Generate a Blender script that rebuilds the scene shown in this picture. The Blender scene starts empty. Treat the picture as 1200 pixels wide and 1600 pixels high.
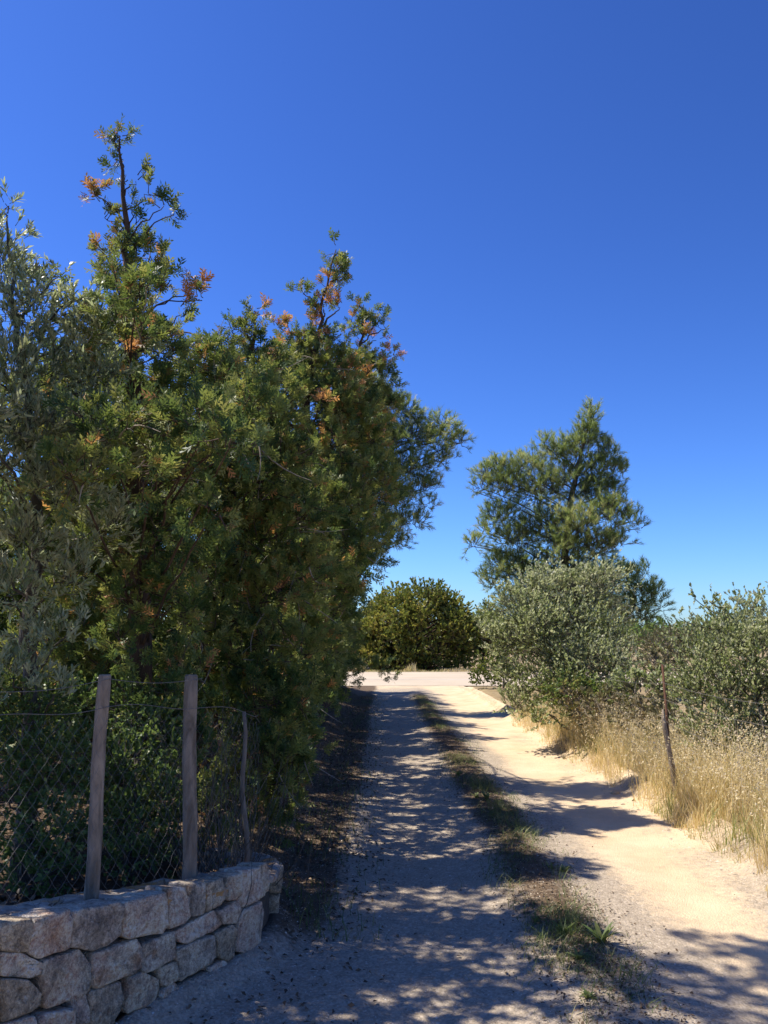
import bpy, math, random
import numpy as np
from mathutils import Vector

# ------------------------------------------------------------------ camera, sky, sun, exposure
SC = bpy.context.scene
COL = SC.collection
EYE = np.array([0.0, 0.0, 1.6])
PITCH = math.radians(8.75)
FPX = 1300.0                                     # focal length in photograph pixels (1200 wide)
cam = bpy.data.cameras.new('camera')
cam.sensor_fit = 'HORIZONTAL'; cam.sensor_width = 36.0; cam.lens = 36.0 * FPX / 1200.0
cam.clip_start = 0.05; cam.clip_end = 6000
camo = bpy.data.objects.new('camera', cam); COL.objects.link(camo)
camo.location = EYE; camo.rotation_euler = (math.pi / 2 + PITCH, 0, 0)
SC.camera = camo

SUN_EL, SUN_AZ = math.radians(59), math.radians(-74)      # azimuth measured from +Y towards +X
S = Vector((math.cos(SUN_EL) * math.sin(SUN_AZ), math.cos(SUN_EL) * math.cos(SUN_AZ), math.sin(SUN_EL)))
world = bpy.data.worlds.new('World'); SC.world = world; world.use_nodes = True
wn = world.node_tree
for n in list(wn.nodes): wn.nodes.remove(n)
sky = wn.nodes.new('ShaderNodeTexSky'); sky.sky_type = 'NISHITA'; sky.sun_disc = False
sky.sun_elevation = SUN_EL; sky.sun_rotation = SUN_AZ
sky.altitude = 0; sky.air_density = 1.0; sky.dust_density = 0.3; sky.ozone_density = 4.0
bg = wn.nodes.new('ShaderNodeBackground'); bg.inputs[1].default_value = 0.100
wo = wn.nodes.new('ShaderNodeOutputWorld')
gm = wn.nodes.new('ShaderNodeGamma'); gm.inputs[1].default_value = 1.45
tn = wn.nodes.new('ShaderNodeMixRGB'); tn.blend_type = 'MULTIPLY'; tn.inputs[0].default_value = 1; tn.inputs[2].default_value = (.27, .365, .55, 1)
wn.links.new(sky.outputs[0], gm.inputs[0]); wn.links.new(gm.outputs[0], tn.inputs[1]); wn.links.new(tn.outputs[0], bg.inputs[0]); wn.links.new(bg.outputs[0], wo.inputs[0])
sl = bpy.data.lights.new('sun', 'SUN'); sl.energy = 4.6; sl.angle = math.radians(0.53); sl.color = (1.0, 0.93, 0.82)
so = bpy.data.objects.new('sun', sl); COL.objects.link(so)
so.rotation_euler = S.to_track_quat('Z', 'Y').to_euler(); so.location = (-20, 8, 25)
SC.view_settings.view_transform = 'Standard'; SC.view_settings.look = 'None'
SC.view_settings.exposure = 0.68; SC.view_settings.gamma = 1.0; SC.view_settings.use_curve_mapping = False
SC.render.engine = 'CYCLES'
cy = SC.cycles
cy.max_bounces = 5; cy.diffuse_bounces = 3; cy.glossy_bounces = 2; cy.transmission_bounces = 3; cy.transparent_max_bounces = 4
cy.caustics_reflective = False; cy.caustics_refractive = False
cy.use_denoising = True; cy.denoiser = 'OPENIMAGEDENOISE'; cy.denoising_input_passes = 'RGB_ALBEDO_NORMAL'; cy.denoising_prefilter = 'ACCURATE'

# ------------------------------------------------------------------ helpers: pixels, numpy meshes, things
def ray(px, py):
    a, b = (px - 600) / FPX, (800 - py) / FPX
    return np.array([a, math.cos(PITCH) - b * math.sin(PITCH), math.sin(PITCH) + b * math.cos(PITCH)])
def at(px, py, Y):
    d = ray(px, py); return EYE + d * (Y / d[1])
def hsh(ix, iy, s): 
    v = np.sin(ix * 127.1 + iy * 311.7 + s * 74.7) * 43758.5453
    return v - np.floor(v)
def vnoise(x, y, s=0):
    x = np.asarray(x, float); y = np.asarray(y, float)
    ix, iy = np.floor(x), np.floor(y); fx, fy = x - ix, y - iy
    fx = fx * fx * (3 - 2 * fx); fy = fy * fy * (3 - 2 * fy)
    a, b, c, d = hsh(ix, iy, s), hsh(ix + 1, iy, s), hsh(ix, iy + 1, s), hsh(ix + 1, iy + 1, s)
    return (a + (b - a) * fx) * (1 - fy) + (c + (d - c) * fx) * fy
def fbm(x, y, s=0, o=4):
    t, a, f = 0, .5, 1
    for k in range(o): t = t + a * (vnoise(np.asarray(x) * f, np.asarray(y) * f, s + k) - .5); a *= .5; f *= 2.03
    return t
def sm(a, b, x):
    t = np.clip((np.asarray(x, float) - a) / (b - a), 0, 1); return t * t * (3 - 2 * t)
def unit(v): return v / np.maximum(np.linalg.norm(v, axis=-1, keepdims=True), 1e-9)

class Soup:
    """collects vertex/face arrays and builds one mesh"""
    def __init__(s): s.v, s.f, s.t, s.n = [], [], [], 0
    def add(s, V, F, tint=None):
        V = np.asarray(V, float).reshape(-1, 3); F = np.asarray(F, int)
        s.v.append(V); s.f.append(F + s.n)
        s.t.append(np.full(len(V), .5) if tint is None else np.broadcast_to(tint, (len(V),)).astype(float)); s.n += len(V)
    def build(s, name, mat, parent=None, smooth=False, tint=True, attrs=None):
        me = bpy.data.meshes.new(name)
        V = np.concatenate(s.v); me.vertices.add(len(V)); me.vertices.foreach_set('co', V.ravel())
        loops = np.concatenate([f.ravel() for f in s.f]); tot = np.concatenate([np.full(len(f), f.shape[1]) for f in s.f])
        me.loops.add(len(loops)); me.loops.foreach_set('vertex_index', loops)
        me.polygons.add(len(tot)); me.polygons.foreach_set('loop_start', np.concatenate([[0], np.cumsum(tot)[:-1]]))
        me.polygons.foreach_set('loop_total', tot)
        if smooth: me.polygons.foreach_set('use_smooth', np.ones(len(tot), bool))
        if tint:
            a = me.attributes.new('tint', 'FLOAT', 'POINT'); a.data.foreach_set('value', np.concatenate(s.t))
        for k, arr in (attrs or {}).items():
            a = me.attributes.new(k, 'FLOAT', 'POINT'); a.data.foreach_set('value', np.asarray(arr, float).ravel())
        me.update(calc_edges=True); me.validate()
        me.materials.append(mat)
        return link(name, me, parent)
def link(name, me, parent=None):
    o = bpy.data.objects.new(name, me); COL.objects.link(o)
    if parent is not None: o.parent = parent; o.location = -Vector(parent.location)
    return o
def tag(o, label=None, cat=None, group=None, kind=None):
    if label: o['label'] = label
    if cat: o['category'] = cat
    if group: o['group'] = group
    if kind: o['kind'] = kind
    return o
def thing(name, loc, label, cat, group=None):
    o = bpy.data.objects.new(name, None); COL.objects.link(o); o.location = Vector([float(c) for c in loc]); o.empty_display_size = .1
    return tag(o, label, cat, group)

def frame(d, u):
    x = unit(d); z = unit(u - (u * x).sum(-1, keepdims=True) * x); y = np.cross(z, x)
    return np.stack([x, y, z], -1)               # columns are axes
def tile(soup, TV, TF, pos, M, scale, tint):
    """place a template many times"""
    n = len(TV); N = len(pos)
    V = np.einsum('nij,kj->nki', M, TV) * np.asarray(scale).reshape(-1, 1, 1) + pos[:, None, :]
    F = (TF[None] + (np.arange(N) * n)[:, None, None]).reshape(-1, TF.shape[1])
    soup.add(V.reshape(-1, 3), F, np.repeat(tint, n))
def tubes(soup, P, r, sides=4, tint=None):
    """P (N,K,3) centre lines, r (N,K) radii"""
    P = np.asarray(P, float); N, K, _ = P.shape; r = np.broadcast_to(r, (N, K))
    T = unit(np.gradient(P, axis=1)); ref = np.where(np.abs(T[:, :1, 2:3]) > .8, np.array([1., 0, 0]), np.array([0, 0, 1.]))
    ref = np.broadcast_to(ref, T.shape)
    A = unit(np.cross(T, ref)); B = np.cross(T, A)
    ang = np.arange(sides) * 2 * math.pi / sides
    V = P[:, :, None, :] + r[:, :, None, None] * (A[:, :, None, :] * np.cos(ang)[None, None, :, None] + B[:, :, None, :] * np.sin(ang)[None, None, :, None])
    i = np.arange(K - 1)[:, None] * sides; j = np.arange(sides)[None]; j2 = (j + 1) % sides
    F = np.stack([i + j, i + j2, i + sides + j2, i + sides + j], -1).reshape(-1, 4)
    F = (F[None] + (np.arange(N) * K * sides)[:, None, None]).reshape(-1, 4)
    t = None if tint is None else np.repeat(tint, K * sides)
    soup.add(V.reshape(-1, 3), F, t)
def tube1(soup, pts, radii, sides=8, tint=None, cap=True):
    pts = np.asarray(pts, float); n0 = soup.n
    tubes(soup, pts[None], np.asarray(radii, float)[None], sides, None if tint is None else np.array([tint]))
    if cap:
        k = len(pts)
        soup.f.append(np.array([[n0 + (k - 1) * sides + j for j in range(sides)]]))
        soup.f.append(np.array([[n0 + j for j in range(sides)][::-1]]))
def bez(a, c, b, t):
    t = np.asarray(t)[..., None]; return (1 - t) ** 2 * a + 2 * t * (1 - t) * c + t * t * b
def smooth_line(pts, n):
    pts = np.asarray(pts, float); t = np.linspace(0, len(pts) - 1, n); out = []
    for q in t:
        i = min(int(q), len(pts) - 2); f = q - i
        p0, p1, p2, p3 = pts[max(i - 1, 0)], pts[i], pts[i + 1], pts[min(i + 2, len(pts) - 1)]
        out.append(.5 * (2 * p1 + (p2 - p0) * f + (2 * p0 - 5 * p1 + 4 * p2 - p3) * f * f + (3 * p1 - p0 - 3 * p2 + p3) * f ** 3))
    return np.array(out)

# ------------------------------------------------------------------ materials
class NB:
    def __init__(s, name):
        s.m = bpy.data.materials.new(name); s.m.use_nodes = True; s.t = s.m.node_tree
        for n in list(s.t.nodes): s.t.nodes.remove(n)
        s.out = s.t.nodes.new('ShaderNodeOutputMaterial')
    def n(s, typ, ins=None, **props):
        nd = s.t.nodes.new('ShaderNode' + typ)
        for k, v in props.items(): setattr(nd, k, v)
        for k, v in (ins or {}).items(): s.set(nd.inputs[k], v)
        return nd
    def set(s, sock, v):
        if isinstance(v, bpy.types.NodeSocket): s.t.links.new(v, sock)
        elif isinstance(v, bpy.types.Node): s.t.links.new(v.outputs[0], sock)
        elif isinstance(v, tuple) and len(v) == 3 and sock.type == 'RGBA': sock.default_value = (*v, 1)
        else: sock.default_value = v
    def ramp(s, fac, stops, interp='LINEAR'):
        r = s.n('ValToRGB', {0: fac}); cr = r.color_ramp; cr.interpolation = interp
        while len(cr.elements) < len(stops): cr.elements.new(.5)
        for e, (p, c) in zip(cr.elements, stops):
            e.position = p; e.color = (*c, 1) if isinstance(c, tuple) else (c, c, c, 1)
        return r
    def noise(s, co, scale, detail=4, rough=.55, dist=0):
        return s.n('TexNoise', {'Vector': co, 'Scale': scale, 'Detail': detail, 'Roughness': rough, 'Distortion': dist})
    def mix(s, f, a, b, bt='MIX'):
        m = s.n('MixRGB', {0: f, 1: a, 2: b}, blend_type=bt); return m
    def math(s, op, a, b=0.0, clamp=False):
        m = s.n('Math', {0: a, 1: b}, operation=op); m.use_clamp = clamp; return m
    def bump(s, h, strength, dist=.01):
        return s.n('Bump', {'Height': h, 'Strength': strength, 'Distance': dist})
    def bsdf(s, col, rough=.9, bump=None, spec=.3, **kw):
        b = s.n('BsdfPrincipled', {'Base Color': col, 'Roughness': rough, 'Specular IOR Level': spec, **kw})
        if bump is not None: s.set(b.inputs['Normal'], bump)
        return b
    def done(s, sh): s.t.links.new(sh.outputs[0], s.out.inputs[0]); return s.m
    def co(s): return s.n('TexCoord').outputs['Object']
    def attr(s, k): return s.n('Attribute', attribute_name=k).outputs['Fac']

def leafmat(name, stops, back=None, rough=.5, trans=.3, spec=.35, tcol=(.25, .32, .06)):
    b = NB(name); t = b.attr('tint'); c = b.ramp(t, stops)
    if back:
        g = b.n('NewGeometry'); c = b.mix(g.outputs['Backfacing'], c, b.mix(.6, c, back))
    p = b.bsdf(c, rough, spec=spec)
    if trans <= 0: return b.done(p)
    tr = b.n('BsdfTranslucent', {0: b.mix(.5, c, b.mix(1.0, c, tcol, 'ADD'))})
    return b.done(b.n('MixShader', {0: trans, 1: p, 2: tr}))

M = {}
M['olive'] = leafmat('olive_leaf', [(0, (.07, .10, .03)), (.45, (.16, .195, .07)), (.85, (.30, .33, .17)), (1, (.38, .36, .2))], back=(.50, .54, .37), rough=.36, trans=.38, spec=.6)
M['oleaster'] = leafmat('wild_olive_leaf', [(0, (.08, .12, .028)), (.5, (.21, .26, .07)), (.85, (.38, .41, .19)), (1, (.55, .54, .36))], back=(.5, .52, .34), rough=.38, trans=.42, spec=.5, tcol=(.3, .34, .07))
M['cypress'] = leafmat('cypress_spray', [(0, (.03, .08, .03)), (.3, (.08, .145, .04)), (.58, (.18, .225, .055)), (.8, (.29, .285, .085)), (.84, (.19, .105, .05)), (.95, (.33, .14, .06)), (1, (.65, .3, .11))], rough=.5, trans=.4, tcol=(.2, .2, .03))
M['pine'] = leafmat('pine_needle', [(0, (.05, .095, .03)), (.5, (.17, .24, .07)), (.85, (.34, .41, .14)), (1, (.48, .47, .21))], rough=.42, trans=.48, tcol=(.3, .32, .07))
M['lentisk'] = leafmat('broad_leaf', [(0, (.035, .07, .018)), (.5, (.14, .18, .035)), (.85, (.31, .31, .06)), (1, (.42, .34, .08))], rough=.4, trans=.42, tcol=(.2, .19, .03))
M['shrub'] = leafmat('shrub_leaf', [(0, (.04, .08, .025)), (.6, (.10, .16, .045)), (.9, (.2, .25, .07)), (1, (.33, .27, .1))], rough=.38, trans=.38)
M['scrub'] = leafmat('scrub_leaf', [(0, (.09, .09, .045)), (.6, (.2, .175, .1)), (1, (.3, .22, .13))], rough=.8, trans=.2)
M['straw'] = leafmat('dry_grass', [(0, (.2, .25, .07)), (.2, (.42, .40, .15)), (.5, (.66, .53, .24)), (.8, (.76, .63, .36)), (1, (.83, .74, .54))], rough=.55, trans=.42, tcol=(.15, .1, .03))
M['weed'] = leafmat('green_weed', [(0, (.05, .085, .025)), (.5, (.12, .165, .045)), (.8, (.25, .25, .09)), (1, (.42, .33, .15))], rough=.5, trans=.3)
M['litter'] = leafmat('leaf_litter', [(0, (.05, .032, .02)), (.5, (.11, .07, .04)), (.85, (.2, .13, .075)), (1, (.34, .25, .15))], rough=.85, trans=0)

def bark(name, c1, c2, sc=14):
    b = NB(name); co = b.n('Mapping', {0: b.co(), 3: (1, 1, .22)})
    n1 = b.noise(co, sc, 6, .65, .6); n2 = b.noise(b.co(), sc * .35, 3)
    c = b.mix(b.math('MULTIPLY', n2.outputs[0], .8), b.ramp(n1.outputs[0], [(.36, c1), (.62, c2)]), c1)
    return b.done(b.bsdf(c, .9, b.bump(n1.outputs[0], .8, .02)))
M['bark'] = bark('cypress_bark', (.05, .032, .022), (.16, .11, .08))
M['olivebark'] = bark('olive_bark', (.06, .052, .04), (.2, .18, .15), 22)
M['pinebark'] = bark('pine_bark', (.06, .05, .042), (.22, .19, .165), 8)
M['deadtwig'] = bark('dead_twig', (.14, .115, .09), (.32, .28, .23), 30)
M['paletwig'] = bark('pale_dead_twig', (.26, .22, .17), (.5, .44, .36), 30)
M['postwood'] = bark('weathered_post', (.14, .11, .08), (.42, .34, .26), 26)

def stone_mat():
    b = NB('limestone'); co = b.co(); rnd = b.n('ObjectInfo').outputs['Random']
    off = b.n('VectorMath', {0: co, 1: b.n('CombineXYZ', {0: b.math('MULTIPLY', rnd, 13.0), 1: b.math('MULTIPLY', rnd, 7.0), 2: rnd})}, operation='ADD').outputs[0]
    base = b.ramp(rnd, [(0, (.47, .375, .255)), (.35, (.60, .485, .345)), (.6, (.68, .545, .41)), (.8, (.47, .395, .30)), (1, (.68, .57, .41))])
    n1 = b.noise(off, 9, 6, .62, .3); n2 = b.noise(off, 55, 6, .7); n3 = b.noise(off, 5, 5, .65, .8); n4 = b.noise(co, 4.2, 4, .6, .5)
    c = b.mix(.8, base, b.ramp(n1.outputs[0], [(.28, .2), (.5, .5), (.72, .8)]), 'OVERLAY')
    c = b.mix(b.ramp(n3.outputs[0], [(.5, 0.0), (.66, .75)]), c, (.17, .14, .11))           # grey black lichen and weathering
    c = b.mix(b.ramp(b.noise(off, 26, 4, .7).outputs[0], [(.6, 0.0), (.68, .6)]), c, (.62, .58, .5))   # pale lichen spots
    c = b.mix(b.ramp(n4.outputs[0], [(.6, 0.0), (.7, .75)]), c, (.36, .16, .05))             # orange lichen
    c = b.mix(.85, c, b.ramp(n2.outputs[0], [(.32, .2), (.68, .8)]), 'OVERLAY')
    c = b.mix(.6, c, b.ramp(b.noise(off, 150, 3, .7).outputs[0], [(.35, .25), (.65, .75)]), 'OVERLAY')
    h = b.math('ADD', b.math('MULTIPLY', n1.outputs[0], 1.0), b.math('MULTIPLY', n2.outputs[0], .45))
    pits = b.n('TexVoronoi', {'Vector': off, 'Scale': 70.0}); h = b.math('ADD', h, b.math('MULTIPLY', b.ramp(pits.outputs[0], [(0, 0.0), (.25, 1.0)]), .25))
    return b.done(b.bsdf(c, .92, b.bump(h, 1.0, .04), spec=.2))
M['stone'] = stone_mat()
def coping_mat():
    b = NB('wall_coping'); co = b.co()
    n1 = b.noise(co, 12, 7, .65, .4); n2 = b.noise(co, 60, 5, .7); n3 = b.noise(co, 3.6, 5, .62, .7); n4 = b.noise(co, 7, 5, .6, .4)
    c = b.ramp(n1.outputs[0], [(.3, (.24, .20, .165)), (.5, (.42, .36, .29)), (.72, (.6, .53, .44))])
    c = b.mix(b.ramp(n3.outputs[0], [(.5, 0.0), (.58, .85)]), c, (.52, .26, .07))
    c = b.mix(b.ramp(n4.outputs[0], [(.55, 0.0), (.68, .8)]), c, (.13, .115, .10))
    c = b.mix(.5, c, b.ramp(n2.outputs[0], [(.3, .3), (.7, .7)]), 'OVERLAY')
    return b.done(b.bsdf(c, .95, b.bump(b.math('ADD', n1.outputs[0], b.math('MULTIPLY', n2.outputs[0], .4)), .9, .025), spec=.2))
M['coping'] = coping_mat()
def dirt_mat(name, c1, c2, lit=None):
    b = NB(name); co = b.co(); n1 = b.noise(co, 3, 6, .6); n2 = b.noise(co, 40, 5, .7)
    c = b.mix(.6, b.ramp(n1.outputs[0], [(.3, c1), (.7, c2)]), b.ramp(n2.outputs[0], [(.3, .28), (.7, .72)]), 'OVERLAY')
    if lit: c = b.mix(b.attr('litter'), c, b.mix(.6, lit, b.ramp(n2.outputs[0], [(.3, .2), (.7, .75)]), 'OVERLAY'))
    return b.done(b.bsdf(c, .97, b.bump(n2.outputs[0], .8, .02), spec=.15))
M['mortar'] = dirt_mat('dark_joint_earth', (.06, .05, .04), (.13, .11, .085))
M['field'] = dirt_mat('dry_field_soil', (.2, .145, .08), (.38, .29, .16), (.10, .068, .042))
M['rock'] = dirt_mat('loose_rock', (.42, .33, .22), (.6, .48, .33))
def track_mat():
    b = NB('gravel_track'); co = b.co(); sand, lit = b.attr('sand'), b.attr('litter')
    n1 = b.noise(co, 1.3, 6, .6, .3); n2 = b.noise(co, 22, 6, .7); n3 = b.noise(co, 120, 4, .75)
    vor = b.n('TexVoronoi', {'Vector': co, 'Scale': 85.0}); vor2 = b.n('TexVoronoi', {'Vector': co, 'Scale': 38.0})
    gv = b.ramp(vor.outputs['Color'], [(0, (.21, .17, .12)), (.5, (.39, .32, .235)), (1, (.6, .5, .385))])
    gv = b.mix(.45, gv, b.ramp(vor2.outputs['Color'], [(0, (.25, .20, .145)), (1, (.51, .42, .315))]))
    sd = b.ramp(n1.outputs[0], [(.3, (.57, .42, .255)), (.7, (.70, .55, .365))])
    sd = b.mix(.35, sd, b.ramp(n3.outputs[0], [(.3, .3), (.7, .7)]), 'OVERLAY')
    sf = b.math('ADD', sand, b.math('MULTIPLY', b.math('SUBTRACT', n2.outputs[0], .5), 1.1), True)
    sf = b.ramp(b.math('ADD', sf, b.math('MULTIPLY', b.math('SUBTRACT', n1.outputs[0], .5), .9)), [(.3, 0.0), (.7, 1.0)])
    c = b.mix(sf, gv, sd)
    lf = b.ramp(b.math('ADD', lit, b.math('MULTIPLY', b.math('SUBTRACT', n2.outputs[0], .5), 1.3)), [(.35, 0.0), (.75, 1.0)])
    c = b.mix(lf, c, b.ramp(n3.outputs[0], [(.3, (.07, .047, .03)), (.7, (.20, .14, .085))]))
    c = b.mix(.4, c, b.ramp(b.noise(co, 5, 6, .7).outputs[0], [(.25, .36), (.75, .62)]), 'OVERLAY')
    h = b.math('ADD', b.math('MULTIPLY', n2.outputs[0], .5), b.math('MULTIPLY', b.math('SUBTRACT', 1.0, vor.outputs['Distance']), .5))
    h = b.math('ADD', h, b.math('MULTIPLY', n3.outputs[0], .35))
    return b.done(b.bsdf(c, .95, b.bump(h, .75, .012), spec=.2))
M['track'] = track_mat()
def road_mat():
    b = NB('pale_asphalt'); co = b.co(); n1 = b.noise(co, .35, 5, .6); n2 = b.noise(co, 30, 4, .7)
    c = b.ramp(n1.outputs[0], [(.3, (.45, .365, .26)), (.7, (.54, .45, .33))])
    c = b.mix(.35, c, b.ramp(n2.outputs[0], [(.3, .3), (.7, .7)]), 'OVERLAY')
    return b.done(b.bsdf(c, .9, b.bump(n2.outputs[0], .4, .01)))
M['road'] = road_mat()
M['paint'] = dirt_mat('worn_road_paint', (.6, .58, .53), (.78, .76, .72))
b = NB('galvanised_wire'); M['wire'] = b.done(b.bsdf((.17, .16, .145), .6, Metallic=.2))
b = NB('rusty_steel'); c_ = b.ramp(b.noise(b.co(), 40, 5, .7).outputs[0], [(.3, (.05, .03, .022)), (.7, (.17, .075, .04))]); M['rust'] = b.done(b.bsdf(c_, .85))
def pebble_mat():
    b = NB('pebble'); c = b.ramp(b.attr('tint'), [(0, (.24, .19, .14)), (.5, (.47, .39, .29)), (.9, (.66, .57, .45)), (1, (.75, .7, .6))])
    return b.done(b.bsdf(c, .9, b.bump(b.noise(b.co(), 200, 3).outputs[0], .3, .003)))
M['pebble'] = pebble_mat()

# ------------------------------------------------------------------ terrain
WP = smooth_line([(-3.05, -.1), (-2.72, .5), (-2.2, 1.48), (-1.39, 3.0), (-1.138, 3.49), (-1.0, 3.76), (-.84, 4.08), (-.70, 4.35), (-.615, 4.6), (-.585, 4.85), (-.63, 5.08), (-.78, 5.26), (-1.05, 5.36)], 400)   # wall front, plan
WS = np.concatenate([[0], np.cumsum(np.linalg.norm(np.diff(WP, axis=0), axis=1))])
def wall_top(y): return np.interp(y, [-1, 3.12, 3.6, 4.1, 4.73, 6], [.62, .575, .52, .43, .345, .33])
YM = WP[:, 1].argmax()
def wall_x(y): return np.interp(y, WP[:, 1], WP[:, 0])
def height(x, y):
    x = np.asarray(x, float); y = np.asarray(y, float)
    far = 1 - sm(26, 30, y)
    z = (-.03 * np.exp(-((x - .15) / .45) ** 2) - .035 * np.exp(-((x - 1.95) / .42) ** 2) + .03 * np.exp(-((x - 1.03) / .24) ** 2)) * far
    z = z + (.028 * fbm(x * 1.7, y * 1.1, 3) + .012 * fbm(x * 9, y * 9, 5, 3)) * (.5 + .5 * far)
    lip = 2.5 + .12 * fbm(y * .7, y * 0, 8, 3) * 2
    z = z + far * (.13 * sm(0, .28, x - lip) + .09 * fbm(x * 5, y * 5, 9, 3) * np.exp(-((x - lip - .15) / .25) ** 2))
    bank = .32 * sm(.5, 1.9, -x) * sm(4.9, 5.6, y) * far
    terr = (wall_top(y) - .07) * sm(.17, .24, wall_x(np.minimum(y, 5.3)) - x) * (1 - sm(5.1, 5.5, y))
    dw = x - wall_x(np.minimum(y, 5.3)); fill = .085 * np.exp(-(np.clip(dw, 0, 9) / .11) ** 2) * sm(-.16, -.1, dw) * sm(2.2, 3.9, y) * (1 - sm(5.2, 5.6, y))
    return z + bank + terr + fill
def grid(xs, ys, zf):
    X, Y = np.meshgrid(xs, ys); Z = zf(X, Y); V = np.stack([X, Y, Z], -1).reshape(-1, 3)
    nx, ny = len(xs), len(ys); i = np.arange(ny - 1)[:, None] * nx + np.arange(nx - 1)[None]
    return X, Y, V, np.stack([i, i + 1, i + nx + 1, i + nx], -1).reshape(-1, 4)
def geo(a, b, s0, g):
    out = [a]; s = s0
    while out[-1] < b: out.append(out[-1] + s); s *= g
    return np.array(out)
# wide ground sheet to the horizon
px_ = geo(3.2, 2500, .15, 1.22); nx_ = -geo(1.4, 2500, .15, 1.22)[::-1]
xs = np.concatenate([nx_, np.arange(-1.3, 3.2, .1), px_]); ys = np.concatenate([-geo(2, 400, .5, 1.4)[::-1], np.arange(-1.8, 14, .1), np.arange(14, 45, .4), geo(45, 4000, .6, 1.2)])
def ground_z(x, y):
    under = (sm(-1.18, -.98, x) * (1 - sm(2.75, 2.95, x))) * (1 - sm(30.0, 30.6, y))
    z = height(x, y) - .10 * under
    return z - .12 * (sm(29.6, 30.2, y) * (1 - sm(41.6, 42.2, y)))
X, Y, V, F = grid(xs, ys, ground_z); s = Soup(); s.add(V, F)
ground = s.build('ground', M['field'], smooth=True, tint=False, attrs={'litter': sm(.4, .9, -X) * (1 - sm(6, 9, -X + 1.5 * fbm(X, Y, 70))) * (1 - sm(27, 29, Y)) * sm(3.0, 3.6, Y - .5 * np.clip(-X - 2, 0, 9))}); tag(ground, kind='structure')
# the driveway: two lanes with a raised middle, finer sheet
xs = np.arange(-1.3, 3.02, .035); ys = np.concatenate([np.arange(-1.5, 2.4, .1), np.arange(2.4, 8, .035), np.arange(8, 14, .07), np.arange(14, 30.4, .15)])
def track_z(x, y):
    e = sm(-1.25, -1.02, x) * (1 - sm(2.78, 2.98, x))
    inw = sm(.05, .12, wall_x(np.minimum(y, 5.3)) - x) * (1 - sm(5.1, 5.3, y))
    return height(x, y) * (1 - inw) + .006 - .10 * (1 - e) - .02 * inw
X, Y, V, F = grid(xs, ys, track_z)
wob = .22 * fbm(X * .8, Y * .5, 21); 
sand = np.clip(1.0 * np.exp(-((X - 1.95 + wob) / .42) ** 2) * (.55 + .45 * sm(2.5, 9, Y)) + .25 * np.exp(-((X - .2 + wob) / .3) ** 2) * (1 - sm(3, 6, Y)) + .75 * sm(2.1, 2.6, X) * sm(5, 8, Y) + .55 * sm(26, 29, Y), 0, 1)
sand = np.clip(sand + .35 * np.exp(-((X - 1.8) / .35) ** 2) * (1 - sm(2.8, 4.4, Y)), 0, 1)
litter = np.clip(.95 * np.exp(-((X - 1.03 + wob * .6) / .27) ** 2) * sm(3.4, 5.6, Y) * (1 - sm(23, 28, Y)) * (.8 + .4 * vnoise(X * 3, Y * 1.6, 61)) + .3 * np.exp(-((X - 1.03) / .2) ** 2) * (1 - sm(3.4, 5.2, Y)) + 1.1 * sm(.05, .55, -X + wob) * sm(4.0, 5.3, Y) + .45 * np.exp(-((X - 2.65) / .16) ** 2), 0, 1)
s = Soup(); s.add(V, F); track = s.build('driveway', M['track'], smooth=True, tint=False, attrs={'sand': sand, 'litter': litter}); tag(track, kind='structure')
# crossing road with its worn edge line
X, Y, V, F = grid(np.arange(-70, 90.1, 1.0), np.linspace(29.9, 41.9, 14), lambda x, y: .012 + .05 * sm(29.9, 32, y) + .008 * fbm(x * .3, y * .3, 4) - .03 * sm(41.5, 41.9, y)); s = Soup(); s.add(V, F)
tag(s.build('road', M['road'], smooth=True, tint=False), kind='structure')
for nm, ya, yb in (('road_edge_line', 41.0, 41.14), ('road_edge_line', 33.3, 33.42)):
    X, Y, V, F = grid(np.arange(-70, 90.1, 1.0), np.array([ya, yb]), lambda x, y: .072 + .008 * fbm(x * .3, y * .3, 4)); s = Soup(); s.add(V, F)
    tag(s.build(nm, M['paint'], tint=False), kind='structure')

# ------------------------------------------------------------------ stone retaining wall
tang = unit(np.gradient(WP, axis=0)); WN = np.stack([tang[:, 1], -tang[:, 0]], -1)     # outward normal (towards the track)
def wpos(sv, z, depth=0.0):
    sv = np.asarray(sv, float)
    x = np.interp(sv, WS, WP[:, 0]); y = np.interp(sv, WS, WP[:, 1]); nx = np.interp(sv, WS, WN[:, 0]); ny = np.interp(sv, WS, WN[:, 1])
    return np.stack([x + nx * depth, y + ny * depth, np.broadcast_to(z, x.shape)], -1)
def wall_hit(px, py):
    d = ray(px, py); cr = WP[:, 0] * d[1] - WP[:, 1] * d[0]
    k = np.where((cr[:-1] < 0) & (cr[1:] >= 0) & (WP[:-1, 1] > .3))[0]
    if len(k): i = k[0]; f = cr[i] / (cr[i] - cr[i + 1]); p = WP[i] * (1 - f) + WP[i + 1] * f; sv = WS[i] * (1 - f) + WS[i + 1] * f
    else: i = (WP[:, 0] / np.maximum(WP[:, 1], .3)).argmax(); p = WP[i]; sv = WS[i]
    return sv, EYE[2] + p[1] / d[1] * d[2]
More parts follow.
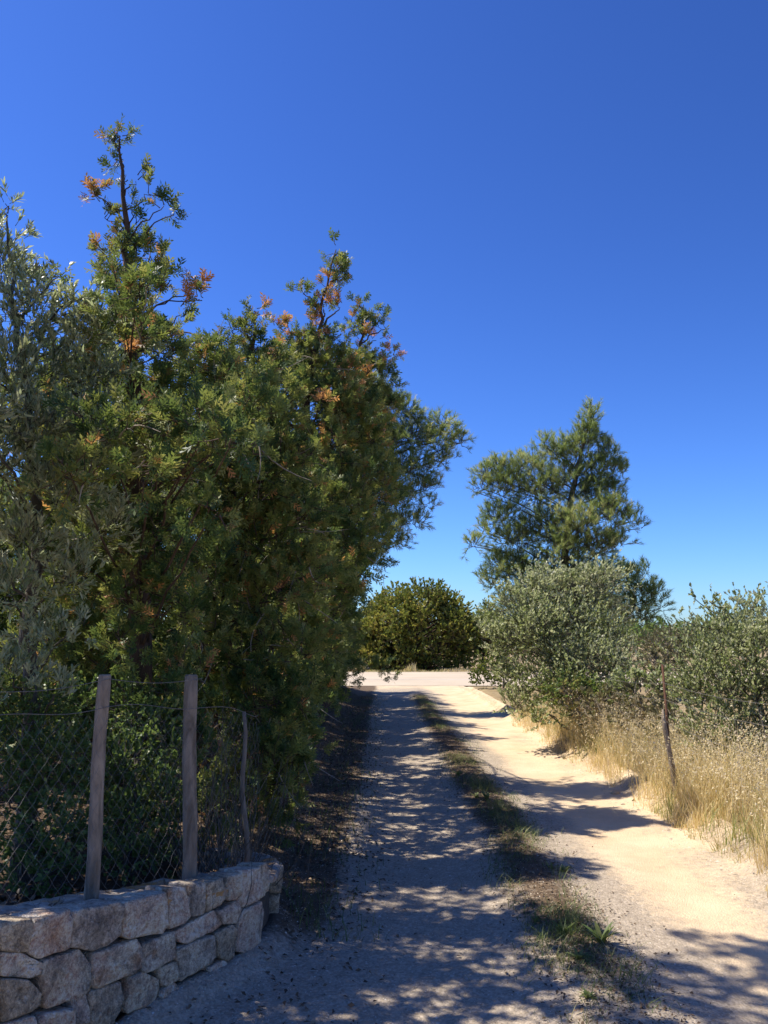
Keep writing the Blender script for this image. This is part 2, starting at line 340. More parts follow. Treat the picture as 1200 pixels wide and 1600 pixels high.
STONES = [  # outlines traced in a 1200 px wide crop of the photograph (0.375 px per unit)
 [(0,320),(120,308),(122,330),(105,440),(60,447),(0,438),(-10,380)], [(128,305),(280,270),(292,300),(290,425),(265,440),(145,470),(108,450),(125,340)],
 [(298,275),(490,238),(506,260),(503,370),(440,420),(380,440),(295,425)], [(512,240),(692,195),(698,230),(690,335),(655,365),(530,390),(512,375)],
 [(705,185),(775,180),(782,300),(760,320),(705,348),(698,330)], [(790,168),(848,160),(852,275),(835,290),(788,298)], [(858,160),(935,140),(942,225),(915,255),(862,278)],
 [(950,130),(990,122),(994,205),(970,225),(945,230)], [(1000,110),(1072,95),(1075,190),(1060,225),(1000,262),(992,235)], [(1080,90),(1108,75),(1118,120),(1118,190),(1080,222)],
 [(0,448),(90,452),(165,492),(158,535),(120,555),(0,545)], [(170,485),(330,437),(380,500),(378,600),(340,625),(200,685),(180,660),(168,560)],
 [(390,455),(560,392),(585,430),(582,510),(540,540),(395,598),(383,580)], [(592,412),(715,360),(722,420),(725,470),(600,530),(583,525)],
 [(730,360),(890,275),(925,328),(900,350),(770,410),(745,400)], [(905,280),(985,225),(992,270),(975,325),(925,330)],
 [(730,430),(880,375),(900,420),(898,470),(850,510),(750,565),(732,550)], [(890,370),(960,332),(977,350),(970,460),(940,485),(905,465)],
 [(985,315),(1000,270),(1075,235),(1090,270),(1085,400),(1040,450),(980,445)],
 [(0,555),(110,562),(175,620),(172,665),(130,700),(0,738)], [(305,640),(355,615),(365,690),(360,740),(305,745),(300,690)],
 [(370,610),(500,570),(510,640),(470,735),(440,765),(370,760)], [(535,550),(585,527),(655,560),(660,590),(640,655),(520,700),(515,670)],
 [(655,515),(728,485),(730,560),(700,585),(670,585)], [(665,605),(720,575),(738,605),(700,640),(660,650)], [(865,510),(930,478),(938,505),(870,535)],
 [(155,740),(180,705),(298,682),(300,750),(295,790),(150,800)], [(0,748),(135,715),(142,755),(0,795)], [(0,805),(138,767),(148,870),(100,930),(0,965)], [(157,808),(295,798),(360,772),(430,775),(330,830),(160,890)]]
wall = thing('stone_wall', (WP[250, 0], WP[250, 1], 0), 'low dry-stone retaining wall of irregular pale blocks beside the gravel', 'wall')
rs = np.random.default_rng(3)
def make_stone(poly, seed):
    """poly: outline in (s,z) on the wall face -> one rough block"""
    r = np.random.default_rng(seed); P = np.array(poly, float)
    Q = np.roll(P, -1, 0); f = .055; P = np.stack([P * (1 - f) + Q * f, P * f + Q * (1 - f)], 1).reshape(-1, 2)   # chipped corners
    out = []
    for a_, b_ in zip(P, np.roll(P, -1, 0)):
        m_ = max(1, int(np.linalg.norm(b_ - a_) / .03))
        out += [a_ + (b_ - a_) * t for t in np.arange(m_) / m_]
    P = np.array(out); n = len(P)
    c = P.mean(0); size = min(np.ptp(P[:, 0]), np.ptp(P[:, 1]))
    P = c + (P - c) * (1 + .005 / size + r.normal(0, .011, (n, 1)))
    bulge = min(.012, .04 * size + .005) * r.uniform(.7, 1.25); proud = r.uniform(-.004, .012); ti = r.uniform(-.10, .10, 2) * np.minimum(1, .13 / np.ptp(P, axis=0))
    rings = []
    for k, (sc, dp) in enumerate(((.94, -.13), (1., -.02), (.995, .25 * bulge), (.968, .75 * bulge), (.82, .95 * bulge), (.5, 1.02 * bulge), (.22, 1.03 * bulge))):
        R = c + (P - c) * sc; jit = r.normal(0, .0022, n) if k > 1 else 0
        d = dp + proud + (R - c) @ ti + (fbm(R[:, 0] * 14, R[:, 1] * 14, seed, 3) * .04 if k > 1 else 0) + jit
        rings.append(wpos(R[:, 0], R[:, 1], d))
    V = np.vstack(rings); F = []
    for k in range(len(rings) - 1):
        for j in range(n): F.append((k * n + j, k * n + (j + 1) % n, (k + 1) * n + (j + 1) % n, (k + 1) * n + j))
    s = Soup(); s.add(V, F); s.f.append(np.array([[(len(rings) - 1) * n + j for j in range(n)]]))
    o = s.build('stone', M['stone'], wall, smooth=True, tint=False)
    return o
for i, poly in enumerate(STONES):
    make_stone([wall_hit(a * .375, 1320 + c * .375) for a, c in poly], 100 + i)
sa_, za_ = wall_hit(409, 1467); sb_, zb_ = wall_hit(438, 1441)
make_stone([(sa_ - .02, -.08), (sb_ + .004, -.08), (sb_ + .004, zb_ - .012), (sa_ + .01, za_ - .012)], 299)
s0 = wall_hit(0, 1500)[0]
sv = s0 - .02; k = 0
while sv > .7:                                                           # the wall runs on to the left of the frame
    w = rs.uniform(.2, .32); zt = float(wall_top(np.interp(sv, WS, WP[:, 1]))); cuts = [-.03, zt * rs.uniform(.26, .34), zt * rs.uniform(.58, .68), zt]
    for a, c in zip(cuts[:-1], cuts[1:]):
        j = rs.uniform(-.02, .02, 8); make_stone([(sv - w + .012 + j[0], a + .008), (sv - .012 + j[1], a + .008 + j[5]), (sv - .012 + j[2], c - .008), (sv - w / 2, c - .006 + j[4] * .4), (sv - w + .012 + j[3], c - .008)], 300 + k); k += 1
    sv -= w
send = WS[-1]; sv = wall_hit(437, 1400)[0] + .005
while sv < send - .05:                                                   # the rounded end, turned away from the track
    w = min(rs.uniform(.12, .2), send - sv); zt = float(wall_top(np.interp(sv, WS, WP[:, 1]))); m = zt * rs.uniform(.45, .6)
    for a, c in ((-.03, m), (m, zt)): make_stone([(sv + .006, a + .006), (sv + w - .006, a + .006), (sv + w - .006, c - .005), (sv + .006, c - .005)], 400 + k); k += 1
    sv += w
# dark earth core and the rough flat coping on top
sv = np.linspace(.2, send, 160); yy = np.interp(sv, WS, WP[:, 1]); zt = wall_top(yy)
s = Soup(); prof = [(-.05, -.06 * np.ones_like(zt)), (-.05, zt - .012), (-.27, zt - .012), (-.27, -.06 * np.ones_like(zt))]
V = np.stack([wpos(sv, z, d) for d, z in prof], 1).reshape(-1, 3); i = np.arange(len(sv) - 1)[:, None] * 4; j = np.arange(3)[None]
s.add(V, np.stack([i + j, i + 4 + j, i + 5 + j, i + 1 + j], -1).reshape(-1, 4)); s.build('earth_core', M['mortar'], wall, tint=False)
sv = np.linspace(.2, send, 320); yy = np.interp(sv, WS, WP[:, 1]); zt = wall_top(yy); s = Soup(); rows = []
for d in (.0, .006, -.01, -.05, -.1, -.15, -.2, -.25, -.3, -.36, -.40):
    dd = d + (.012 * fbm(sv * 22, sv * 0, 5, 3) if d > -.03 else 0)
    p = wpos(sv, zt, dd); z = zt + .006 + .05 * fbm(sv * 6, np.full_like(sv, d * 6), 31, 4) * (1 if d < -.03 else .35) - (.035 if d == 0 else (.008 if d == .006 else 0)) - (.1 if d < -.38 else 0)
    p[:, 2] = z; rows.append(p)
V = np.stack(rows, 1).reshape(-1, 3); m_ = len(rows); i = np.arange(len(sv) - 1)[:, None] * m_; j = np.arange(m_ - 1)[None]
s.add(V, np.stack([i + j, i + m_ + j, i + m_ + 1 + j, i + 1 + j], -1).reshape(-1, 4)); s.build('coping', M['coping'], wall, smooth=True, tint=False)

# ------------------------------------------------------------------ wire fence on the wall
FD = -.17
def fence_s(px, py): 
    p = at(px, py, 3.6)
    d = ray(px, py); Q = WP + WN * FD; cr = Q[:, 0] * d[1] - Q[:, 1] * d[0]
    k = np.where((cr[:-1] < 0) & (cr[1:] >= 0) & (Q[:-1, 1] > .3))[0]
    i = k[0] if len(k) else 330
    return WS[i]
fence = thing('wire_fence', (*wpos(fence_s(145, 1380), 0, FD)[:2], .5), 'sagging chain-link fence on weathered round wooden posts along the stone wall top', 'fence')
tops = []
for (bx, by, tx, ty, w) in ((144, 1392, 163, 1056, 10.3), (298, 1356, 298, 1056, 10.6)):
    sb = fence_s(bx, by); b0 = wpos(sb, 0, FD); d = ray(tx, ty); t = b0[1] / d[1]; top = EYE + d * t
    base = np.array([b0[0], b0[1], float(wall_top(b0[1])) - .03]); rad = w / FPX * b0[1]
    ts = np.linspace(0, 1, 14); P = base + (top - base) * ts[:, None]; P[:, 0] += .004 * np.sin(ts * 7)
    s = Soup(); R = rad * (1.04 - .1 * ts) * (1 + .04 * np.sin(ts * 23)); R = np.append(R, R[-1] * .86); P = np.vstack([P, P[-1] + [0, 0, .006]])
    tube1(s, P, R, 14); o = s.build('post', M['postwood'], fence, smooth=False, tint=False); o.data.polygons.foreach_set('use_smooth', np.ones(len(o.data.polygons), bool)); tops.append((top, sb))
sb = fence_s(385, 1340); b0 = wpos(sb, .33, FD); a_ = at(380, 1112, b0[1]); s = Soup(); ts = np.linspace(0, 1, 9)[:, None]
P = b0 + (a_ - b0) * ts; P[:, 0] += .012 * np.sin(ts[:, 0] * 9); tube1(s, P, .017 * (1 - .35 * ts[:, 0]), 7); o = s.build('old_stake', M['deadtwig'], fence, tint=False); tag(o, 'thin crooked grey stake at the end of the mesh')
# chain link mesh: two families of crossing wires in the bent plane of the fence
s = Soup(); sa, sbend, step = tops[0][1] - 2.2, sb + .05, .068
def mesh_top(sv): return float(np.interp(sv, [tops[0][1] - 2, tops[0][1], tops[1][1], sb], [1.30, 1.31, 1.27, 1.18])) + .012 * math.sin(sv * 9)
def mesh_bot(sv): return float(wall_top(np.interp(sv, WS, WP[:, 1]))) + .02
rw = np.random.default_rng(5)
for sg in (1, -1):
    q = sa - 1.2
    while q < sbend + 1.2:
        pts = []
        for t in np.arange(0, 1.0, .034):
            z = .3 + t; x = q + sg * t * .86
            if sa < x < sbend and mesh_bot(x) < z < mesh_top(x):
                k = round(t / .034); pts.append(wpos(x + .004 * math.sin(z * 31 + x * 17), z, FD + (.035 if FD else 0) + .0035 * (-1) ** k * sg + .02 * math.sin(x * 3.1) * math.sin(z * 5)))
        if len(pts) > 2: tube1(s, pts, [.0007] * len(pts), 3, cap=False)
        q += step
for z0, dz in ((0, 0), (0, .0)):
    pass
s.build('chain_link_mesh', M['wire'], fence, tint=False)
for zz in (0, 1):
    s = Soup(); xs_ = np.linspace(sa, sbend if zz == 0 else tops[1][1], 60)
    P = np.array([wpos(x, (mesh_top(x) + .004 if zz == 0 else np.interp(x, [sa, tops[0][1], tops[1][1]], [1.36, tops[0][0][2] - .012, tops[1][0][2] - .012]) - .02 * abs(math.sin((x - tops[0][1]) * math.pi / (tops[1][1] - tops[0][1])))), FD + .04) for x in xs_])
    tube1(s, P, [.0016] * len(P), 4, cap=False); s.build('strand_wire', M['wire'], fence, tint=False)

# ------------------------------------------------------------------ plants: templates and growers
def tpl_leaf(w, droop=.12):
    V = np.array([(0, 0, 0), (.3, -w, 0.02), (.3, w, 0.02), (.68, -w * .85, 0), (.68, w * .85, 0), (1, 0, -droop)]); F = np.array([(0, 1, 2), (1, 3, 2), (2, 3, 4), (3, 5, 4)]); return V, F
def tpl_spray(seed, n=6):
    r = np.random.default_rng(seed); V, F = [], []
    def rh(a, b, w):
        d = b - a; p = np.array([-d[1], d[0], 0]); p = p / (np.linalg.norm(p) + 1e-9) * w; m = a + d * .45; i = len(V)
        V.extend([a, m - p, b, m + p]); F.extend([(i, i + 1, i + 2), (i, i + 2, i + 3)])
    rh(np.zeros(3), np.array([1., 0, .0]), .035)
    for k in range(n):
        t = .12 + .8 * k / n; sd = 1 if k % 2 else -1; L = (.5 - .38 * abs(t - .35)) * r.uniform(.7, 1.15); a = math.radians(r.uniform(32, 52)) * sd
        rh(np.array([t, 0, 0]), np.array([t + L * math.cos(a), L * math.sin(a), r.uniform(-.12, .12)]), r.uniform(.046, .085))
    return np.array(V), np.array(F)
def tpl_tuft(seed, n=12, w=.03):
    r = np.random.default_rng(seed); V, F = [], []
    for k in range(n):
        t = r.uniform(0, .55); ph = r.uniform(0, 2 * math.pi); an = r.uniform(.3, 1.0) * (1 - .4 * t); L = r.uniform(.4, .6)
        d = np.array([math.cos(an), math.sin(an) * math.cos(ph), math.sin(an) * math.sin(ph)]); p = np.cross(d, r.normal(size=3)); p = p / np.linalg.norm(p) * w
        a = np.array([t, 0, 0]); i = len(V); V.extend([a - p * .6, a + p * .6, a + d * L]); F.append((i, i + 1, i + 2))
    return np.array(V), np.array(F)
LEAF = [tpl_leaf(.115, .06), tpl_leaf(.10, .2)]; OVAL = [tpl_leaf(.24, .08), tpl_leaf(.28, .2)]
DIAM = [(np.array([(0, 0, 0), (.45, -w, .05), (1, 0, -d), (.45, w, .05)]), np.array([(0, 1, 2), (0, 2, 3)])) for w, d in ((.27, .05), (.3, .2))]
SPRAY = [tpl_spray(k) for k in range(4)]; TUFT = [tpl_tuft(k) for k in range(4)]

def nearer(base, pts, ds): return [base] + [EYE + (p - EYE) * ds for p in pts]
def clumps_from(lst, near=0, ds=1.0):
    """(px, py, depth, rx, ry[, tint shift]) in photograph pixels -> centres and radii in metres"""
    c, r, dt = [], [], []
    for q in lst:
        px, py, d, rx, ry = q[:5]; px = px - (26 * float(sm(850, 960, py)) if 440 < px < 600 and py > 850 and d > 8 and d < 27 else 0); d = d * ds - near * float(sm(620, 860, py)); c.append(at(px, py, d)); a, b_ = rx * d / FPX, ry * d / FPX; r.append((a, max(a, b_) * .95, b_)); dt.append(q[5] if len(q) > 5 else 0)
    return np.array(c), np.array(r), np.array(dt, float)
def grow(root, crownname, cl, trunk, tr_r, kind, k, mat, barkmat, seed, leafsize, per, up=.3, limb_r=.02, twig_r=.0022, fill=(.86, 1.0), twl=.09, spread=.8, limbs=True, twig_mat=None, tint0=.45, tspread=.28, dead=0):
    """trunk polyline + limbs to every clump + twigs in each clump + leaves on the twigs"""
    r = np.random.default_rng(seed); C, R, DT = cl
    if trunk is not None:
        T = smooth_line(trunk, 26); s = Soup(); rad = np.interp(np.linspace(0, 1, 26), np.linspace(0, 1, len(tr_r)), tr_r) * (1 + r.normal(0, .05, 26)); rad[0] *= 1.3
        T[1:-1] += r.normal(0, .012, (24, 3)); tube1(s, T, rad, 9); s.build('trunk', barkmat, root, smooth=True, tint=False)
    sb = Soup(); sc = Soup()
    if limbs:
        for c, rr in zip(C, R):
            dh = np.linalg.norm(T[:, :2] - c[:2], axis=1); want = c[2] - .45 * dh - .1; j = int(np.argmin(np.abs(T[:, 2] - want) + .4 * dh)); a = T[j]
            ctrl = (a + c) / 2 + np.array([0, 0, (.12 if up > 0 else .25) * np.linalg.norm(c - a)]) + r.normal(0, .06 * np.linalg.norm(c - a), 3)
            L = bez(a, ctrl, c, np.linspace(0, 1, 8)); L[1:-1] += r.normal(0, .012, (6, 3)); tube1(sb, L, limb_r * (.35 + .65 * np.linspace(1, 0, 8)) * (.6 + .5 * min(1, np.linalg.norm(c - a))), 5, cap=False)
    nt = np.maximum(3, (k * np.where(R[:, 0] < .13, .5, 1) * R[:, 0] * R[:, 2]).astype(int)); idx = np.repeat(np.arange(len(C)), nt); N = len(idx)
    u = unit(r.normal(size=(N, 3)) + [0, 0, .15]); q = r.random((N, 1)) ** .42
    a = C[idx] + R[idx] * u * q * fill[0]; mr = R.mean(1)[idx][:, None]
    ln = np.clip(mr * r.uniform(.4, fill[1], (N, 1)), twl, None); dn = unit(u * q * .9 + .62 * r.normal(size=(N, 3)) + np.array([0, 0, up])); e = a + dn * ln
    ctrl = (a + e) / 2 + r.normal(0, .14, (N, 3)) * ln; ctrl[:, 2] -= up * .2 * ln[:, 0]
    tt = np.linspace(0, 1, 4); P = np.stack([bez(a, ctrl, e, np.full(N, q)) for q in tt], 1)
    tubes(sb, P, twig_r * np.array([1.6, 1.2, .8, .4])[None], 3)
    m = per; t = r.uniform(.22, 1.0, (N, m)) ** .8; pos = np.stack([bez(a, ctrl, e, t[:, q]) for q in range(m)], 1)
    tg = unit(np.stack([bez(a, ctrl, e, np.minimum(t[:, q] + .08, 1.08)) for q in range(m)], 1) - pos)
    rad_ = unit(np.cross(tg, r.normal(size=(N, m, 3)))); dr = unit(tg + rad_ * spread * r.uniform(.4, 1.3, (N, m, 1)) + np.array([0, 0, up * .5]))
    nu = unit(r.normal(size=(N, m, 3)) * .75 + np.array([0, 0, .8]) + .4 * np.broadcast_to(u[:, None], (N, m, 3)))
    tint = np.clip(tint0 + r.normal(0, tspread * .55, (N, m)) + r.normal(0, tspread * .6, (N, 1)) + r.normal(0, tspread * .3, len(C))[idx][:, None] + DT[idx][:, None], 0, 1)
    pos, dr, nu, tint = pos.reshape(-1, 3), dr.reshape(-1, 3), nu.reshape(-1, 3), tint.ravel()
    tint = np.where((tint > .8) & (np.repeat(DT[idx], m) <= 0.1) & (kind is SPRAY), np.where(r.random(len(tint)) < .16, tint, .8 - r.random(len(tint)) * .3), tint)
    v = r.integers(0, len(kind), len(pos)); Mx = frame(dr, nu); size = leafsize * r.uniform(.65, 1.25, len(pos))
    for q in range(len(kind)):
        w = v == q; tile(sc, kind[q][0], kind[q][1], pos[w], Mx[w], size[w], tint[w])
    if dead:
        sd_ = Soup(); k_ = r.choice(np.where(R[:, 0] > .15)[0], dead); a = C[k_] + R[k_] * unit(r.normal(size=(dead, 3))) * r.uniform(.3, .9, (dead, 1)); dn = unit(a - T[len(T) // 2] + .9 * r.normal(size=(dead, 3)) * np.linalg.norm(a - T[len(T) // 2], axis=1, keepdims=True)); e = a + dn * r.uniform(.12, .42, (dead, 1)); c = (a + e) / 2 + r.normal(0, .05, (dead, 3))
        tubes(sd_, np.stack([bez(a, c, e, np.full(dead, q)) for q in np.linspace(0, 1, 5)], 1), np.array([.006, .005, .004, .003, .0015])[None] * r.uniform(.5, 1.2, (dead, 1)), 4); tag(sd_.build('dead_twigs', M['paletwig'], root, tint=False), kind='stuff')
    br = sb.build('branches', twig_mat or barkmat, root, tint=False); tag(br, kind='stuff')
    cr = sc.build(crownname, mat, root); tag(cr, kind='stuff'); return cr
def gz(x, y): return float(height(np.array([x]), np.array([y]))[0])

SHADE_SPRAYS = np.array([(-2.09,4.06,2.75),(-1.62,4.21,2.45),(-1.22,4.21,2.45),(-0.80,4.23,2.60),(-2.45,4.33,3.20),(-0.93,4.38,2.30),(-1.49,4.46,2.75),(-0.99,4.46,2.75),(-1.29,4.66,2.75),(-1.51,4.80,3.65),(-0.97,4.88,2.90),(-1.62,4.98,3.50),(-1.19,5.06,2.75),(-0.86,5.11,3.05),(-0.97,5.28,2.90),(-1.13,5.55,3.35),(-0.97,5.68,2.90),(-1.63,5.95,3.35),(-1.57,6.08,2.90),(-1.93,6.15,4.55),(-2.14,6.33,4.40),(-2.74,6.33,4.40),(-2.37,6.48,4.10),(-0.79,7.06,2.75),(-1.02,7.21,2.45),(-1.55,7.50,4.25),(-1.84,7.76,2.15),(-1.86,7.91,3.05),(-1.94,7.96,2.15),(-2.43,8.15,4.55),(-2.48,8.25,3.95),(-1.87,8.28,2.90),(-1.39,8.46,2.75),(-1.02,8.61,2.45),(-1.78,8.65,3.95),(-2.47,8.68,4.10),(-3.13,8.75,4.55),(-1.16,8.91,3.05),(-1.26,8.93,2.00),(-0.76,8.93,2.00),(-2.90,9.00,4.85),(-0.97,9.08,2.90),(-2.94,9.13,4.40),(-1.71,9.18,4.70),(-1.19,9.23,3.80),(-1.96,9.31,3.05),(-2.15,9.50,4.25),(-2.03,9.55,4.55),(-1.94,9.73,4.40),(-2.91,9.78,4.70),(-2.85,9.90,5.45),(-1.64,9.96,2.15),(-1.32,11.01,2.45),(-1.25,11.13,3.20),(-0.93,11.15,3.35),(-2.48,11.25,3.95),(-1.97,11.28,4.10),(-1.02,11.78,3.50),(-3.23,11.95,4.55),(-1.87,12.28,2.90),(-2.10,12.60,4.85),(-2.69,12.63,5.00),(-1.53,13.15,4.55),(-2.55,13.30,5.45),(-1.52,14.18,3.50),(-0.99,14.23,3.80),(-2.35,14.50,5.45),(-1.80,15.60,4.85),(-1.01,16.00,3.65),(-1.68,16.05,3.95),(-1.65,17.90,4.25),(-2.00,18.60,4.85),(-1.17,18.88,2.90),(-0.99,19.03,3.80),(-1.99,19.23,5.00),(-1.76,19.88,5.30),(-0.89,20.23,3.80),(-1.51,20.98,4.70),(-1.81,20.98,4.70),(-2.56,21.08,5.30),(-0.90,21.23,2.60),(-1.79,21.63,5.00),(-1.34,23.93,4.40),(-1.76,24.31,3.05),(-1.70,24.60,4.85),(-1.83,25.15,4.55),(-1.60,25.20,4.85),(-0.77,25.48,2.90),(-2.20,25.80,4.85),(-1.39,26.23,3.80)])   # sprays added along sun rays to shade the left wheel track
def with_shade_sprays(cl, y0, y1, rad=.17, side=None):
    C, R, D_ = cl; lf = SHADE_SPRAYS[:, 0] / SHADE_SPRAYS[:, 1] < -.42; p = SHADE_SPRAYS[(SHADE_SPRAYS[:, 1] >= y0) & (SHADE_SPRAYS[:, 1] < y1) & ((lf if side == 'l' else ~lf) if side and y0 < 5 else True)]; q = np.random.default_rng(int(y0 * 10)); n = len(p)
    return np.vstack([C, p]), np.vstack([R, rad * q.uniform(.75, 1.25, (n, 1)) * np.array([[1.1, 1.1, .7]])]), np.concatenate([D_, np.zeros(n)])
# ------------------------------------------------------------------ left side: olive, shrubs, cypress hedge, pine
B_ = .38     # tint shift of dead brown cypress sprays
olv = [(8,318,5.2,16,22),(15,370,5.2,32,34),(-10,430,5.2,60,50),(55,440,5.2,28,28),(92,432,5.1,12,16),(35,500,5,60,50),(112,488,5,34,34),(142,462,5,20,20),(148,520,5,38,38),(85,580,5,58,50),(15,600,4.8,60,60),(155,600,5,45,45),(60,680,4.7,66,55),(140,690,4.9,58,50),(-10,740,4.6,60,55),(90,770,4.7,62,50),(160,830,5,55,45),(40,850,4.6,50,42),(105,900,4.7,46,38),(10,930,4.5,45,40),(60,1000,4.6,44,36),(112,985,4.7,32,32),(15,1060,4.5,42,38),(85,1085,4.5,30,26),(-80,560,4.9,60,60),(-90,700,4.7,60,60),(-80,850,4.7,60,60),(240,560,5.4,14,26),(190,700,5.1,34,36)]
bx, by = at(52, 1100, 4.95)[:2]
olive = thing('olive_tree', (bx, by, gz(bx, by)), 'silvery green olive tree rising behind the mesh fence at the near end of the hedge', 'tree')
grow(olive, 'crown', with_shade_sprays(clumps_from(olv), 0, 5, side='l'), [(bx, by, gz(bx, by) - .05), at(50, 1100, 4.95), at(42, 960, 4.95), at(60, 820, 4.95), at(40, 640, 5), at(20, 470, 5.1), at(10, 340, 5.2)], [.06, .045, .04, .035, .028, .016, .006], LEAF, 2600, M['olive'], M['olivebark'], 11, .05, 13, up=.8, limb_r=.011, twig_r=.0015, spread=.9, tspread=.4, tint0=.74)

q_ = np.random.default_rng(77); ex = np.stack([q_.uniform(-3.4, -1.8, 190), q_.uniform(3.2, 6.2, 190), q_.uniform(2.2, 5.6, 190)], -1); ex = ex[(ex[:, 0] / (ex[:, 1] + .15 * (ex[:, 2] - 1.6)) < -.545 - .045 * (ex[:, 2] > 3.9)) & (q_.random(190) < .9)]
sd_ = np.array(S); w_ = ex - np.array([-1.5, 3.15, .6]); ex = ex[np.linalg.norm(w_ - (w_ @ sd_)[:, None] * sd_, axis=1) > .42]
lm = [(-2.4, 4.5, 5.7), (-2.0, 4.6, 5.9), (-1.6, 4.7, 6.0), (-1.2, 4.75, 6.05), (-1.75, 4.9, 6.15), (-1.35, 5.0, 6.25), (-2.6, 5.2, 6.4), (-2.2, 5.4, 6.6), (-1.8, 5.5, 6.7), (-1.4, 5.6, 6.8), (-1.0, 5.65, 6.8), (-2.0, 5.8, 6.95), (-1.55, 5.9, 7.0), (-2.5, 4.8, 6.0), (-2.15, 5.0, 6.2), (-2.8, 5.6, 6.8), (-2.4, 6.0, 7.1)]
ex = np.vstack([ex, np.array(lm) + [0, 0, .2]]); exr = q_.uniform(.14, .27, (len(ex), 1)) * np.ones((1, 3)); exr[-len(lm):] = .25 * np.array([1.0, .6, .6])
olive2 = thing('olive_tree', (-3.0, 3.3, gz(-3, 3.3)), 'second olive tree at the very left border, whose branches throw dappled shade over the foreground', 'tree')
grow(olive2, 'crown', (ex, exr, np.zeros(len(ex))), [(-3.0, 3.3, gz(-3, 3.3) - .05), (-3.0, 3.3, 1.2), (-2.9, 3.4, 2.4), (-2.85, 3.6, 3.8), (-2.8, 4.0, 5.6)], [.08, .06, .05, .035, .012], DIAM, 1300, M['olive'], M['olivebark'], 111, .066, 11, up=.35, limb_r=.012, twig_r=.0017, spread=1.05, tspread=.4)

cA = [(186,222,7,15,20),(178,212,7,8,10),(192,252,7,20,16),(212,283,7,20,18),(236,306,7,17,11),(256,322,7,13,8),(272,336,7,9,6),(160,312,7,17,13,.25),(163,340,7,12,12),(150,306,7,8,5,.3),(205,322,7,14,10),(200,352,7,18,12),(188,388,7,30,24),(166,400,7,15,18,.2),(215,410,7,24,20),(190,448,7,32,32),(228,450,7,32,28),(262,412,7,22,18),(268,438,7,26,22),(300,458,7,18,14,.25),(312,468,7,10,9,.2),(284,492,7,16,18,B_+.12),(205,500,7,42,32),(180,545,7,50,38),(232,555,7,44,36),(212,512,6.7,9,18,.55),(196,556,6.6,11,12,.4),(140,600,7.2,56,46),(215,630,6.9,62,52),(160,700,7,66,56),(240,735,6.7,66,56),(150,800,7,66,56),(235,840,6.7,62,56),(170,905,7.2,62,50),(100,720,7.4,60,56),(100,860,7.4,60,60),(60,650,7.5,60,60),(270,940,6.6,50,46),(170,1010,7.4,60,50),(110,1010,7.5,50,50),(240,1150,6.9,46,44),(290,1060,6.9,44,40),(300,1180,6.6,40,44),(250,1240,6.4,44,40),(300,1280,6.2,40,36),(200,1260,6.4,40,40),(330,1330,6.1,30,24),(160,1130,7.3,55,50),(60,940,7.6,55,55),(40,1080,7.4,55,50),(100,1180,7.3,55,55),(215,930,6.5,36,40),(200,1010,6.5,34,40),(230,1075,6.5,30,36),(180,860,6.5,40,40)]
bx, by = -1.75, 5.8
A = thing('cypress_tree', (bx, by, gz(bx, by)), 'tallest cypress in the hedge with a thin ragged leader high above the olive', 'tree', 'cypress hedge trees')
grow(A, 'crown', with_shade_sprays(with_shade_sprays(clumps_from(cA, 0, 0.81), 5, 6.7), 0, 5, side='r'), nearer((bx, by, gz(bx, by) - .05), [at(215, 1100, 7.05), at(218, 900, 7), at(208, 700, 7), at(203, 500, 7), at(198, 400, 7), at(196, 320, 7), at(187, 212, 7)], 0.81), [.10, .085, .075, .06, .04, .025, .018, .005], SPRAY, 900, M['cypress'], M['bark'], 12, .09, 10, up=.55, limb_r=.010, twig_r=.0028, spread=.9, dead=50, tint0=.53, tspread=.42)

cD = [(400,488,8.2,14,14,.42),(386,522,8.2,26,22),(362,518,8.2,14,18),(404,542,8.2,26,22,.1),(345,548,8.2,22,20),(312,556,8,32,26),(300,590,8,44,36),(360,598,8,42,38),(420,588,8.2,38,32,.1),(300,660,7.8,58,48),(370,668,7.6,58,48),(430,650,7.9,48,44,.1),(320,750,7.5,62,54),(390,760,7.3,62,54),(450,730,7.6,52,48),(330,840,7.3,60,50),(400,850,7.2,60,52,.08),(460,820,7.4,50,48),(350,935,7.1,56,48,.08),(420,940,7.0,54,50),(470,905,7.3,42,46),(375,1020,6.9,52,46),(440,1020,7,48,48),(400,1105,6.8,46,48),(450,1110,6.9,40,50),(345,1110,7.1,42,46),(420,1195,6.7,42,48),(458,1190,7.0,32,42),(440,1262,7.4,26,36),(400,1270,7.4,32,36),(300,980,6.6,50,46),(310,900,6.7,50,46),(280,1060,6.8,40,40),(350,1230,7,44,44)]
bx, by = -1.5, 6.95
D = thing('cypress_tree', (bx, by, gz(bx, by)), 'broad bushy cypress without a tall leader, directly behind the second fence post', 'tree', 'cypress hedge trees')
grow(D, 'crown', with_shade_sprays(clumps_from(cD, -0.55, 0.85), 6.7, 8.4), nearer((bx, by, gz(bx, by) - .05), [at(300, 1150, 8.1), at(340, 950, 8.1), at(362, 750, 8.1), at(385, 600, 8.2), at(398, 500, 8.2)], 0.85), [.10, .085, .07, .05, .03, .006], SPRAY, 980, M['cypress'], M['bark'], 13, .095, 10, up=.45, limb_r=.018, twig_r=.003, spread=.9, dead=150, tint0=.52, tspread=.42)

